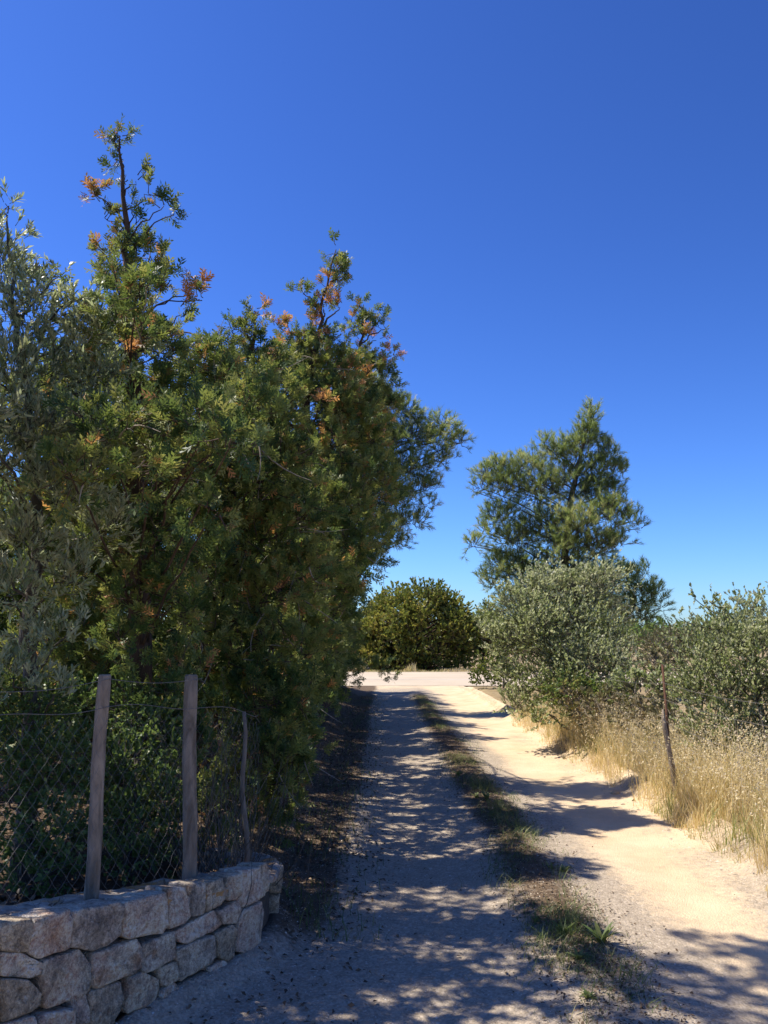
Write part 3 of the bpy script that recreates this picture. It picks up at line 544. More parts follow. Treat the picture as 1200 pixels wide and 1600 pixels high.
cB = [(526,394,10.5,17,13),(517,420,10.5,22,16),(538,432,10.5,10,12),(512,450,10.5,16,16,.15),(474,458,10.5,11,8),(481,466,10.5,8,8,.2),(505,482,10.5,18,16,.22),(531,480,10.5,10,9,.2),(494,510,10.5,18,16,.2),(502,538,10.5,24,18),(452,520,10.5,16,11,.32),(436,512,10.5,14,12,.34),(440,549,10.3,10,6,.5),(470,543,10.5,22,16),(495,572,10.5,36,24),(448,574,10.4,36,24,.1),(540,588,10.5,28,22,.12),(480,628,10.3,52,40),(540,640,10.5,46,40,.1),(502,632,9.8,10,10,.45),(505,710,10.2,56,48,.06),(562,690,10.8,42,42),(530,780,10,52,48,.06),(582,755,10.8,36,40),(490,795,9.6,48,46),(540,862,9.8,46,46),(500,900,9.2,46,46,.06),(548,930,10,34,40),(500,990,8.9,42,46),(530,1010,9.7,24,40),(490,1070,8.7,38,46),(512,1100,9.5,20,36),(480,1150,8.5,32,40),(502,1175,9.0,20,32),(470,1228,8.1,28,34)]
bx, by = -1.35, 8.9
B = thing('cypress_tree', (bx, by, gz(bx, by)), 'cypress with a crooked green topped leader leaning towards the driveway', 'tree', 'cypress hedge trees')
grow(B, 'crown', with_shade_sprays(clumps_from(cB, 0, 0.82), 8.4, 10), nearer((bx, by, gz(bx, by) - .05), [at(440, 950, 10.7), at(470, 750, 10.5), at(480, 600, 10.5), at(498, 530, 10.5), at(506, 470, 10.5), at(525, 390, 10.5)], 0.82), [.10, .085, .065, .04, .025, .015, .005], SPRAY, 980, M['cypress'], M['bark'], 14, .105, 10, up=.45, limb_r=.017, twig_r=.003, spread=.9, dead=110, tint0=.53, tspread=.42)

cC = [(558,472,13,7,9),(566,484,13,13,10),(578,492,13,15,10,.1),(601,493,13,9,7),(548,500,13,9,8,.3),(570,510,13,18,12,.1),(602,515,13,9,6),(566,530,13,16,12,.15),(588,532,13,10,8,.2),(556,545,13,14,12,.2),(612,556,13,8,7,.4),(598,566,13,16,12),(562,572,13,30,20),(590,590,13,24,22),(545,600,12.8,34,26,.2),(600,635,13,22,22),(570,650,13,44,38,.06),(588,718,13,28,36),(588,790,12.8,26,34,.06),(578,850,12.5,28,32),(560,900,12.2,28,34),(552,960,12,20,36),(548,1020,12,16,36),(538,1080,11.8,16,38),(530,1120,11,14,30),(470,600,13.2,70,50),(450,750,13.2,80,60),(480,900,13,60,60),(490,1030,12.6,40,50)]
bx, by = -1.25, 10.5
Cc = thing('cypress_tree', (bx, by, gz(bx, by)), 'cypress with a short forked brown and green top, just right of the crooked leader', 'tree', 'cypress hedge trees')
grow(Cc, 'crown', with_shade_sprays(clumps_from(cC, 0, 0.78), 10, 13.5), nearer((bx, by, gz(bx, by) - .05), [at(500, 900, 13.2), at(540, 700, 13), at(556, 600, 13), at(564, 540, 13), at(568, 476, 13)], 0.78), [.09, .07, .05, .03, .018, .005], SPRAY, 780, M['cypress'], M['bark'], 15, .115, 10, up=.45, limb_r=.017, twig_r=.003, spread=.9, dead=50, tint0=.53, tspread=.42)

for n_, (yy_, lab, cl_) in enumerate([
    (17.0, 'dark dense cypress lining the driveway under the overhanging pine', [(545,900,17,24,26),(520,870,17,34,30),(545,950,16.5,20,32),(535,1010,16.2,18,34),(528,1060,16,14,32),(500,960,17,40,46),(500,1050,17,30,40),(480,820,17.2,50,46),(470,900,17.2,50,46),(470,830,17.2,50,46),(440,780,17.2,50,40),(500,800,17,36,36),(440,850,17.2,50,46),(460,740,17.2,40,36)]),
    (22.5, 'last clipped dark cypress at the end of the hedge where the driveway meets the road', [(540,900,22.5,22,24),(552,945,22.5,15,24),(550,990,22.5,13,26),(547,1035,22.3,12,24),(525,960,22.6,26,36),(522,1030,22.6,22,34),(554,1010,25,10,30),(552,1045,25,11,18),(552,960,25.5,12,24),(553,905,25.5,14,22),(500,920,22.6,36,40),(490,860,22.6,36,36),(510,850,22.6,30,30),(500,810,22.6,30,30),(470,980,22.6,36,40)])]):
    bx, by = -1.9, yy_
    h_ = thing('cypress_tree', (bx, by, gz(bx, by)), lab, 'tree', 'cypress hedge trees')
    grow(h_, 'crown', with_shade_sprays(clumps_from(cl_), 13.5 if n_ == 0 else 19.5, 19.5 if n_ == 0 else 30, .26), [(bx, by, gz(bx, by) - .05), (bx + .1, by, 1.2), (bx + .2, by, 2.4), (bx + .25, by, 3.3)], [.09, .07, .05, .015], SPRAY, 200, M['cypress'], M['bark'], 16 + n_, .17, 9, up=.4, limb_r=.02, twig_r=.004, spread=.9, tint0=.3)

cP = [(575,605,19.5,34,24),(608,638,19,26,18),(634,644,19,18,16),(652,660,19,16,12),(688,664,19,20,12),(706,678,19,14,12),(720,692,19,9,10),(682,690,19,28,16),(642,688,19,32,20),(600,690,19,36,26),(694,714,19,20,13),(652,730,19,30,18),(610,745,19,36,26),(662,764,19,24,14),(625,786,19,32,20),(668,790,19,10,7),(642,818,19,22,13),(605,828,19,30,20),(622,850,19,12,8),(592,868,19,22,14),(575,885,19,14,10),(560,640,19.5,36,30),(550,720,19.5,40,40),(555,810,19.5,40,40)]
bx, by = -2.2, 19.3
PL = thing('pine_tree', (bx, by, gz(bx, by)), 'pine leaning out over the driveway from behind the cypress hedge', 'tree')
grow(PL, 'crown', clumps_from(cP), [(bx, by, gz(bx, by) - .05), (bx + .1, by, 1.8), (bx + .5, by, 3.6), at(540, 740, 19.3), at(560, 650, 19.4), at(575, 610, 19.5)], [.2, .17, .14, .10, .05, .02], TUFT, 680, M['pine'], M['pinebark'], 20, .21, 6, up=.5, limb_r=.026, twig_r=.006, spread=.6, tint0=.5, tspread=.4, fill=(.9, 1.1), twl=.2)

def column(x, y, h, w, n, seed, z0=.3):
    q = np.random.default_rng(seed); t = q.random(n); c = np.stack([x + q.normal(0, 1, n) * w * .55 * (1.1 - .75 * t), y + q.normal(0, 1, n) * w * .6 * (1.1 - .75 * t), gz(x, y) + z0 + (h - z0) * t], -1)
    R_ = q.uniform(.26, .42, (n, 1)) * (1.1 - .5 * t[:, None]) * [1, 1, .9]; return c, R_, np.zeros(n)
INNER = []; rows_ = [(-3.4, 8.4, 4.0), (-2.9, 10.2, 4.2), (-2.3, 11.9, 4.4)] + [(-1.95 + .25 * math.sin(k * 2.3), 13.4 + k * 1.65, 4.6 + .6 * math.sin(k * 1.7)) for k in range(9)] + [(-3.2, 9.3, 3.9), (-5.2, 10.5, 3.6)]  # unseen inner row added to close hedge gaps and shade the driveway
for n_, (bx, by, h_) in enumerate(rows_):
    lab = 'unseen inner-row cypress added behind the hedge front to thicken it and shade the driveway' if n_ < len(rows_) - 1 else 'garden cypress far left behind the olive, glimpsed under its branches'
    if n_ < 2:
        t_ = thing('cypress_tree', (bx, by, gz(bx, by)), lab, 'tree', 'cypress hedge trees')
        grow(t_, 'crown', column(bx, by, 4.4, 1.1, 50, 130 + n_), [(bx, by, gz(bx, by) - .05), (bx, by + .05, 1.8), (bx + .05, by, 3.2), (bx, by, 4.4)], [.1, .08, .05, .01], SPRAY, 190, M['cypress'], M['bark'], 140 + n_, .19, 8, up=.4, limb_r=.016, twig_r=.004, spread=.9)
        INNER.append(t_)
    else:
        src = INNER[n_ % 2]; t_ = src.copy(); COL.objects.link(t_); t_.location = (bx, by, gz(bx, by)); t_.rotation_euler = (0, 0, n_ * 1.9); t_.scale = (1, 1, h_ / 4.4); t_['label'] = lab
        for ch in list(src.children):
            c_ = ch.copy(); COL.objects.link(c_); c_.parent = t_

# shrubs behind the fence
for n_, (lab, cl_, d_, kk) in enumerate([
    ('leafy green shrub pressing against the mesh at the near end of the fence', [(25,1150,4.6,46,42),(90,1190,4.5,42,42),(15,1240,4.3,42,42),(75,1290,4.2,42,38),(20,1330,4.0,36,30),(105,1345,4.1,24,20),(-50,1200,4.4,50,60),(-60,1320,4.1,50,40),(60,1110,4.7,44,36),(60,1240,4.5,44,40),(120,1270,4.6,36,40),(110,1180,4.9,40,44),(50,1345,4.2,36,26),(120,1100,5.0,40,36),(-20,1100,4.8,40,40),(70,1370,4.3,40,22),(115,1375,4.4,26,20),(20,1385,4.2,30,18),(100,1330,4.8,40,36),(55,1320,4.9,40,36)], 4.35, 1),
    ('small dark green shrub caught between the two wooden posts', [(195,1200,4.9,42,42),(235,1140,5.1,38,38),(215,1275,4.7,42,38),(258,1245,4.8,30,40),(180,1320,4.5,34,24),(240,1320,4.7,30,22),(200,1110,5.3,44,36),(270,1180,5.0,34,40),(165,1240,5.1,36,40),(285,1300,4.9,26,30),(180,1190,5.4,44,44),(260,1100,5.4,40,36),(200,1345,4.8,36,22),(250,1340,4.9,30,20),(230,1300,5.3,46,36),(180,1280,5.3,36,36)], 4.75, 1)]):
    p = at(cl_[0][0], cl_[0][1], d_); bx, by = p[0], d_ + .15
    h_ = thing('shrub', (bx, by, gz(bx, by)), lab, 'shrub', 'shrubs behind the wire fence')
    grow(h_, 'foliage', clumps_from(cl_), [(bx, by, gz(bx, by) - .05), (bx + .02, by, gz(bx, by) + .25), (bx, by + .05, gz(bx, by) + .6)], [.02, .014, .005], OVAL, 3000, M['shrub'], M['olivebark'], 30 + n_, .028, 13, up=.3, limb_r=.007, twig_r=.0014, tint0=.5)
# leafless twiggy shrub beside the second post
p = at(350, 1330, 4.85); dead = thing('dead_shrub', (p[0], p[1], gz(p[0], p[1])), 'leafless grey twiggy shrub tangled in the mesh beyond the second post', 'shrub')
r = np.random.default_rng(41); s = Soup(); N = 130; b0 = np.array([p[0], p[1], gz(p[0], p[1])]) + r.normal(0, 1, (N, 3)) * [.13, .16, .02]
e = b0 + r.normal(0, 1, (N, 3)) * [.14, .14, .2] + np.array([0, 0, .55]); c = (b0 + e) / 2 + r.normal(0, .1, (N, 3))
tubes(s, np.stack([bez(b0, c, e, np.full(N, q)) for q in np.linspace(0, 1, 5)], 1), np.array([.0032, .0026, .002, .0015, .0008])[None], 3); s.build('twigs', M['olivebark'], dead, tint=False)

# ------------------------------------------------------------------ right side: pine, wild olives, scrub
cR = [(926,646,22,9,12),(922,664,22,15,15),(914,684,22,20,18),(905,708,22,28,22),(950,712,22,15,18),(940,738,22,26,20),(966,742,22,12,16),(870,708,22,20,18),(850,698,22,10,12),(832,728,22,22,16),(802,732,22,20,14),(776,732,22,18,13),(760,742,22,15,12),(754,764,22,14,10),(740,768,22,7,6),(790,764,22,32,22),(840,768,22,36,26),(890,752,22,36,26),(930,774,22,30,20),(960,772,22,14,12),(782,808,22,28,18),(762,832,22,16,11),(742,850,22,12,10),(731,853,22,7,5),(802,848,22,32,24),(850,828,22,36,26),(900,822,21.3,40,24,.15),(948,806,21.4,30,22,.12),(966,796,21.4,16,12,.1),(984,816,21.5,16,12,.1),(1000,826,21.5,7,7),(880,868,21.5,40,26,.1),(930,858,21.5,36,22,.12),(962,850,21.6,20,14,.1),(782,890,22,24,22),(768,912,22,16,12),(820,900,22,36,28),(980,902,22.3,20,13,-.2),(1004,896,22.3,13,10,-.2),(1002,928,22.3,26,16,-.2),(1026,934,22.3,12,14,-.2),(1032,950,22.3,8,8,-.2),(990,956,22.3,30,18,-.2),(1012,974,22.3,16,9,-.2),(940,908,22.2,36,26),(880,930,22,50,34),(830,960,22,50,34),(930,965,22,50,34)]  # tint shifts paint the sunlit middle paler and the shaded lower right darker
bx, by = 4.75, 22
PR = thing('pine_tree', (bx, by, gz(bx, by)), 'tall open crowned pine standing behind the wild olive on the right of the driveway', 'tree')
grow(PR, 'crown', clumps_from(cR), [(bx, by, gz(bx, by) - .05), (bx, by, 1.5), at(882, 900, 22), at(890, 800, 22), at(905, 720, 22), at(924, 650, 22)], [.16, .14, .11, .08, .05, .012], TUFT, 560, M['pine'], M['pinebark'], 21, .23, 6, up=.75, limb_r=.022, twig_r=.006, spread=.55, tint0=.55, tspread=.4, fill=(.9, 1.1), twl=.25)

cO = [(872,902,13.5,5,16,.2),(900,900,13.4,5,14,.2),(842,915,13.3,5,16,.2),(935,905,13.5,6,18,.3),(966,922,13.5,6,16,.25),(785,925,13,6,16,.2),(757,960,13,12,6,.2),(752,1010,13,14,6,.1),(992,965,13.5,14,6,.2),(815,912,13.2,5,14,.2),(882,912,13.5,26,16,.25),(862,888,13.5,10,10,.3),(850,928,13.3,42,30,.12),(932,926,13.5,32,24,.3),(962,942,13.5,16,14,.25),(798,932,13,24,17,.25),(775,942,13,12,12,.25),(900,970,13,50,38),(840,990,12.8,50,38),(790,998,13,34,38),(764,985,13,14,18),(950,982,13,32,34,.1),(970,1000,13,14,18),(798,1058,12.8,30,32),(850,1050,12.5,46,34),(910,1042,12.5,46,34),(956,1040,12.8,30,28),(815,1098,12.6,24,18),(870,1095,12.4,30,18),(925,1095,12.3,30,18),(960,1085,12.5,24,20),(845,1118,12,26,14),(895,1120,11.9,26,14)]  # raised tint on the upper clumps paints silvery leaves as sunlit
bx, by = 3.0, 13.3
O1 = thing('wild_olive', (bx, by, gz(bx, by)), 'rounded wild olive bush with silvery top tinted as sunlit beside the middle of the driveway', 'shrub', 'wild olive bushes along the right verge')
c_, r_, d_ = clumps_from(cO); q_ = np.random.default_rng(5); r_ = r_ * q_.uniform(.6, 1.12, (len(r_), 1)); c_ = c_ + q_.normal(0, .1, c_.shape)
grow(O1, 'crown', (c_, r_, d_), [(bx, by, gz(bx, by) - .05), (bx + .05, by, .7), (bx, by - .05, 1.4), (bx + .1, by, 2.2)], [.05, .04, .03, .012], DIAM, 2100, M['oleaster'], M['olivebark'], 22, .05, 12, up=.7, limb_r=.016, twig_r=.0026, spread=.75, fill=(.9, 1.5), tint0=.68, tspread=.4)
cN = [(1182,958,9,32,20,.1),(1130,985,9,36,26),(1098,1000,9,26,22),(1150,1030,8.7,48,38),(1090,1040,8.8,34,32),(1205,1020,8.6,46,40),(1120,1080,8.6,46,34),(1182,1090,8.5,46,34),(1078,1090,8.8,24,26),(1110,1130,8.5,36,24),(1170,1140,8.5,36,24),(1250,980,8.6,46,40),(1260,1080,8.4,46,46),(1300,1030,8.4,50,60),(1085,935,9,4,22),(1108,940,9,4,22),(1150,945,9,5,18),(1062,965,9,8,8),(1180,935,9,5,14),(1120,955,9,8,14),(1130,1165,8.5,34,18),(1180,1175,8.4,34,20),(1090,1150,8.6,22,16),(1220,1160,8.4,40,30)]
bx, by = 3.85, 8.8
O2 = thing('wild_olive', (bx, by, gz(bx, by)), 'wild olive bush with loose upright shoots behind the wire at the right edge', 'shrub', 'wild olive bushes along the right verge')
grow(O2, 'crown', clumps_from(cN), [(bx, by, gz(bx, by) - .05), (bx, by, .5), (bx + .05, by, 1.0), (bx, by, 1.6)], [.05, .04, .03, .012], DIAM, 2600, M['oleaster'], M['olivebark'], 23, .038, 12, up=.8, limb_r=.012, twig_r=.0018, spread=.7, fill=(.9, 1.6), tint0=.62, tspread=.4)
r = np.random.default_rng(9); s = Soup(); N = 70; b0 = np.array([bx + .05, by - .5, gz(bx, by)]) + r.normal(0, 1, (N, 3)) * [.2, .25, .02]; e = b0 + r.normal(0, 1, (N, 3)) * [.35, .2, .12] + np.array([-.1, 0, .7]); c = (b0 + e) / 2 + r.normal(0, .08, (N, 3))
tubes(s, np.stack([bez(b0, c, e, np.full(N, q)) for q in np.linspace(0, 1, 5)], 1), np.array([.008, .006, .005, .004, .002])[None], 4); s.build('bare_stems', M['deadtwig'], O2, tint=False)
for n_, (lab, cl_, bp, mat_, k_, ls, t0) in enumerate([
    ('low bright green mastic bush in front of the rounded wild olive', [(890,1080,11.8,40,16),(930,1085,11.7,24,14),(860,1085,12,22,12)], (3.0, 11.9), 'shrub', 1800, .05, .75),
    ('small loose green bush filling the gap between the two wild olives', [(975,1078,11,26,22),(1032,1068,10.5,20,18),(1000,1060,11,18,14)], (3.5, 11.0), 'oleaster', 1800, .05, .5),
    ('dark low bush at the far right corner of the driveway by the road', [(752,1062,26,16,14),(770,1040,26,22,22),(748,1045,27,10,10),(790,1060,25,20,16),(775,985,28,16,26),(760,965,29,14,22),(800,1010,27,24,34)], (3.7, 26.4), 'lentisk', 520, .085, .2)]):
    bx, by = bp; h_ = thing('bush', (bx, by, gz(bx, by)), lab, 'bush')
    grow(h_, 'foliage', clumps_from(cl_), [(bx, by, gz(bx, by) - .05), (bx + .02, by, gz(bx, by) + .3), (bx, by + .05, gz(bx, by) + .7)], [.03, .02, .006], DIAM, k_, M[mat_], M['olivebark'], 50 + n_, ls, 11, up=.4, limb_r=.01, twig_r=.003, tint0=t0)
# brown thicket and grey green maquis in the field behind the fence
for n_, (lab, cl_, bp, mat_, t0, k_) in enumerate([
    ('brown dry thicket seen in the gap between pine and right wild olive', [(1035,1022,17,24,16),(1015,1035,16.5,22,18),(1055,1030,17,24,18),(1035,1060,16,34,24),(1075,1010,17.5,22,16)], (5.7, 17), 'scrub', .4, 700),
    ('brownish dry brush backing the tall grass between the two wild olives', [(945,1105,11,34,20),(985,1115,10.4,30,20),(1020,1115,10,28,22),(1060,1125,9.6,28,20),(905,1105,11.6,30,18),(1090,1150,9.2,26,18),(1000,1090,10.8,30,18),(1050,1095,10.2,28,18)], (3.5, 10.3), 'scrub', .55, 800),
    ('pale grey green maquis shrub behind the brown thicket', [(1010,1000,26,22,10),(1040,996,26,26,10),(1075,996,26,26,11),(1110,1000,26,30,12),(1030,1015,25,40,14),(1090,1020,25,40,14),(985,1010,26,24,14)], (8.6, 26), 'scrub', .25, 420)]):
    bx, by = bp; h_ = thing('thicket', (bx, by, gz(bx, by)), lab, 'shrub')
    grow(h_, 'foliage', clumps_from(cl_), [(bx, by, gz(bx, by) - .05), (bx + .02, by, gz(bx, by) + .3), (bx, by + .05, gz(bx, by) + .7)], [.03, .02, .006], DIAM, k_, M[mat_], M['deadtwig'], 60 + n_, .08, 7, up=.5, limb_r=.01, twig_r=.006, tint0=t0)

# the big rounded bush across the road and what grows beyond
r = np.random.default_rng(71); cl_ = []
for k in range(150):
    an = r.uniform(0, 2 * math.pi); el = math.asin(r.uniform(-.75, 1)); R_ = r.uniform(.72, .93) * (1 + .05 * math.sin(2.3 * an + 1) + .03 * math.sin(5 * an + 2 * el))
    x = .55 + 0 + 1.0; cx, cyy, cz = 1.75, 46.4, 1.55
    cl_.append((cx + 3.25 * R_ * math.cos(el) * math.cos(an), cyy + 2.9 * R_ * math.cos(el) * math.sin(an), max(.25, cz + 3.0 * R_ * math.sin(el)) + .25 * math.sin(an * 3), r.uniform(.45, .75)))
cl_ = np.array(cl_); C_ = cl_[:, :3]; R_ = np.repeat(cl_[:, 3:], 3, 1) * [1, 1, .85]
BB = thing('mastic_bush', (1.75, 46.4, 0), 'huge rounded dark bush with yellow green top across the road', 'bush')
grow(BB, 'foliage', (C_, R_, np.zeros(len(C_))), [(1.75, 46.4, -.05), (1.8, 46.4, .8), (1.75, 46.5, 1.8), (1.8, 46.4, 2.6)], [.2, .16, .1, .04], DIAM, 140, M['lentisk'], M['bark'], 72, .15, 11, up=.6, limb_r=.04, twig_r=.008, spread=.8, tint0=.62)
for n_, (lab, x0, y0, w_, h0) in enumerate([('dark bush standing left of the huge rounded bush, mostly hidden by the hedge', -2.4, 48, 2.2, 3.4), ('dark bush right of the huge rounded bush behind the wild olive', 5.6, 47.5, 2.1, 3.3), ('low dark evergreen behind the foot of the right pine', 9.5, 47, 2.4, 3.0)]):
    cc = []; 
    for k in range(46):
        an = r.uniform(0, 2 * math.pi); el = math.asin(r.uniform(-.2, 1)); q = r.uniform(.6, .9); cc.append((x0 + w_ * q * math.cos(el) * math.cos(an), y0 + w_ * q * math.cos(el) * math.sin(an), max(.3, h0 * .45 + h0 * .5 * q * math.sin(el)), r.uniform(.4, .7)))
    cc = np.array(cc); h_ = thing('bush', (x0, y0, 0), lab, 'bush')
    grow(h_, 'foliage', (cc[:, :3], np.repeat(cc[:, 3:], 3, 1), np.zeros(len(cc)) - .1), [(x0, y0, -.05), (x0, y0, .8), (x0, y0, 1.6)], [.12, .1, .04], DIAM, 75, M['lentisk'], M['bark'], 80 + n_, .18, 11, up=.5, limb_r=.03, twig_r=.008, tint0=.35)
# far low woodland along the horizon
s = Soup(); N = 26000; x = r.uniform(-180, 260, N); y = r.uniform(105, 150, N); top = 2.5 + 2.6 * (vnoise(x / 7, y / 9, 2) - .3) + (y - 105) * .012
z = top * np.sqrt(r.uniform(0.02, 1, N)); pos = np.stack([x, y, z], -1); dr = unit(r.normal(size=(N, 3)) + [0, -.2, .5]); nu = unit(r.normal(size=(N, 3)) + [0, 0, 1])
tile(s, DIAM[0][0], DIAM[0][1], pos, frame(dr, nu), r.uniform(.8, 1.6, N), np.clip(.45 + r.normal(0, .2, N), 0, 1))
tag(s.build('distant_woodland', M['shrub']), 'low dark band of woodland along the horizon beyond the fields', 'woodland', kind='stuff')

# ------------------------------------------------------------------ right fence: rusty stakes, broken post, sagging wires
rf = thing('wire_fence', (2.8, 8.25, gz(2.8, 8.25)), 'old rusty wire fence with stakes half hidden in the tall dry grass', 'fence')
stk = []
for (bx_, by_, tx, ty, d_, nm, lab) in ((1052, 1250, 1034, 1038, 8.25, 'stake', 'thin leaning rusty angle-iron stake'), (934, 1168, 931, 1085, 12.0, 'stake', 'short dark stake farther along'), (845, 1120, 846, 1062, 16.5, 'stake', None)):
    a_ = at(bx_, by_, d_); a_[2] = gz(a_[0], a_[1]) - .05; t_ = at(tx, ty, d_); s = Soup()
    w_ = .012
    for q in ((1, 0), (0, 1)):                                           # L section: two thin legs
        ex = np.array([.004 if q[0] == 0 else w_ * 1.6, .004 if q[1] == 0 else w_ * 1.6, 0]); V = []
        for P_ in (a_, t_): 
            for (i_, j_) in ((0, 0), (1, 0), (1, 1), (0, 1)): V.append(P_ + ex * [i_, j_, 0] - np.array([.002, .002, 0]) * q[0])
        s.add(V, [(0, 1, 5, 4), (1, 2, 6, 5), (2, 3, 7, 6), (3, 0, 4, 7), (4, 5, 6, 7)])
    o = s.build(nm, M['rust'], rf, tint=False); stk.append((a_, t_))
    if lab: tag(o, lab)
a_ = at(1058, 1255, 8.15); a_[2] = gz(a_[0], a_[1]) - .05; t_ = at(1036, 1108, 8.2); s = Soup(); ts = np.linspace(0, 1, 10)[:, None]; P = a_ + (t_ - a_) * ts; P[:, 0] += .01 * np.sin(ts[:, 0] * 6)
R_ = .026 * (1.1 - .3 * ts[:, 0]); R_[-1] = .008; tube1(s, P, R_, 9); tag(s.build('broken_post', M['postwood'], rf, tint=False), 'snapped leaning wooden post with a pale splintered tip')
for zi, (zz, sag) in enumerate(((1.19, .05), (1.03, .04), (.82, .06))):
    s = Soup(); pts = []
    knots = [(2.6, 3.0, zz + .02), (2.72, 5.2, zz + .0), (stk[0][0][0] + (stk[0][1][0] - stk[0][0][0]) * zz / 1.35, 8.25, zz), (stk[1][1][0], 12.0, zz - .06), (stk[2][1][0], 16.5, zz - .12), (3.0, 20.5, zz - .15)]
    for (k0, k1) in zip(knots[:-1], knots[1:]):
        for t in np.linspace(0, 1, 12, endpoint=False):
            p = np.array(k0) * (1 - t) + np.array(k1) * t; p[2] -= sag * 4 * t * (1 - t); pts.append(p)
    tube1(s, pts, [.0017] * len(pts), 4, cap=False); s.build('strand_wire', M['wire'], rf, tint=False)

# ------------------------------------------------------------------ grasses, weeds, litter, pebbles, loose stones
def blades(s, base, hgt, wid, lean, r, tint, bend=.5):
    N = len(base); ph = r.uniform(0, 2 * math.pi, N); L = np.stack([np.cos(ph), np.sin(ph), np.zeros(N)], -1) * (lean * hgt)[:, None]; W = np.stack([-np.sin(ph + r.normal(0, .8, N)), np.cos(ph), np.zeros(N)], -1) * wid[:, None]
    V = []
    for t, w in ((0, 1), (.38, .9), (.75, .55)):
        c = base + L * (t ** 1.9) + np.array([0, 0, 1.]) * (hgt * (t - .18 * bend * t ** 3))[:, None]; V += [c - W * w * .5, c + W * w * .5]
    tip = base + L + np.array([0, 0, 1.]) * (hgt * (1 - .18 * bend))[:, None]; V.append(tip)
    V = np.stack(V, 1).reshape(-1, 3); F = np.array([(0, 1, 3), (0, 3, 2), (2, 3, 5), (2, 5, 4), (4, 5, 6)]); F = (F[None] + (np.arange(N) * 7)[:, None, None]).reshape(-1, 3)
    s.add(V, F, np.repeat(tint, 7)); return tip
def ghash(x, y): return height(x, y)
r = np.random.default_rng(90)
# tall dry grass of the right verge
s = Soup(); N = 19000; y = 3.2 + 14.3 * r.random(N) ** 1.35; x = 2.5 + .1 * fbm(y * 2, y * 0, 4) * 4 + np.abs(r.normal(0, .6, N)); keep = vnoise(x * 3.2, y * 2.6, 6) * 1.2 + r.random(N) * .5 > .55; x, y = x[keep], y[keep]; N = len(x)
px_n = int(N * .05); x = np.concatenate([x, r.uniform(2.5, 2.95, px_n)]); y = np.concatenate([y, r.uniform(7.3, 8.2, px_n)]); N = len(x)
edge = np.clip((x - 2.44 - .12 * fbm(y * 3, x * 3, 5) * 3) / .55, .12, 1); hgt = edge * r.uniform(.15, .85, N) ** 1.15 * (.7 + .6 * vnoise(x * 1.4, y * 1.4, 12)); base = np.stack([x, y, height(x, y) - .01], -1)
tint = np.clip(.5 + r.normal(0, .2, N) + .12 - .4 * (vnoise(x * 2, y * 2, 15) > .66) * (hgt < .5), 0, 1)
tip = blades(s, base, hgt, r.uniform(.003, .007, N), r.uniform(.1, .85, N), r, tint)
hd = (hgt > .34) & (r.random(N) < .55); T_ = np.repeat(tip[hd], 6, 0); K = len(T_); T_ = T_ + r.normal(0, 1, (K, 3)) * [.018, .018, .03]
dr = unit(r.normal(size=(K, 3)) * .6 + [0, 0, -.5]); tile(s, DIAM[1][0], DIAM[1][1], T_, frame(dr, r.normal(size=(K, 3))), r.uniform(.012, .026, K), np.clip(.85 + r.normal(0, .12, K), 0, 1))
tag(s.build('dry_grass', M['straw']), 'tall straw coloured dry grass along the right verge of the driveway', 'grass', kind='stuff')
# dry field beyond the right fence and weeds by the road
s = Soup(); N = 22000; y = r.uniform(6, 40, N); x = r.uniform(3.9, 16, N) + (y - 6) * .25; ok = y < 29; x, y = x[ok], y[ok]; N = len(x); base = np.stack([x, y, height(x, y) - .01], -1)
blades(s, base, r.uniform(.15, .5, N), r.uniform(.006, .014, N), r.uniform(.1, .6, N), r, np.clip(.5 + r.normal(0, .2, N), 0, 1))
tag(s.build('field_grass', M['straw']), 'dry pale grass of the field behind the right fence', 'grass', kind='stuff')
s = Soup(); N = 5000; x = r.uniform(-8, 12, N); y = 42.2 + np.abs(r.normal(0, .7, N)); base = np.stack([x, y, np.zeros(N)], -1); tl = vnoise(x * 1.3, y * 0, 3)
blades(s, base, r.uniform(.1, .75, N) * (.15 + tl * (x < 1.6) + .25 * tl), r.uniform(.012, .03, N), r.uniform(.1, .5, N), r, np.clip(.35 + r.normal(0, .25, N) + .3 * (tl > .6), 0, 1))
tag(s.build('roadside_weeds', M['straw']), 'mixed green and dry weeds along the far edge of the road', 'weeds', kind='stuff')
# middle strip: short worn grass
s = Soup(); N = 26000; y = 2.6 + 22 * r.random(N) ** 1.7; x = 1.03 + .05 * np.sin(y) + r.normal(0, .15, N); dn = vnoise(x * 5, y * 2.2, 33); keep = dn + r.random(N) * .5 > .73 + .08 * (1 - sm(4.2, 6.5, y)); x, y = x[keep], y[keep]; N = len(x)
blades(s, np.stack([x, y, height(x, y)], -1), r.uniform(.02, .09, N) * (.5 + .9 * vnoise(x * 7, y * 4, 50)), r.uniform(.002, .0045, N), r.uniform(.4, 1.8, N), r, np.clip(.35 + r.normal(0, .25, N) + .3 * (vnoise(x * 4, y * 2.5, 52) > .58), 0, 1))
tag(s.build('strip_grass', M['weed']), 'worn patchy grass on the raised strip between the wheel tracks', 'grass', kind='stuff')
s = Soup(); N = 2200; y = 4.8 + 20 * r.random(N) ** 1.5; x = -.5 - r.normal(0, .28, N); base = np.stack([x, y, height(x, y)], -1); keep = (x < .02) & (vnoise(x * 3, y * 3, 7) > .4); base = base[keep]; N = len(base)
blades(s, base, r.uniform(.03, .14, N), r.uniform(.003, .006, N), r.uniform(.2, .9, N), r, np.clip(.3 + r.normal(0, .3, N), 0, 1))
tag(s.build('hedge_foot_weeds', M['weed']), 'straggly weeds in deep shade along the foot of the hedge', 'weeds', kind='stuff')
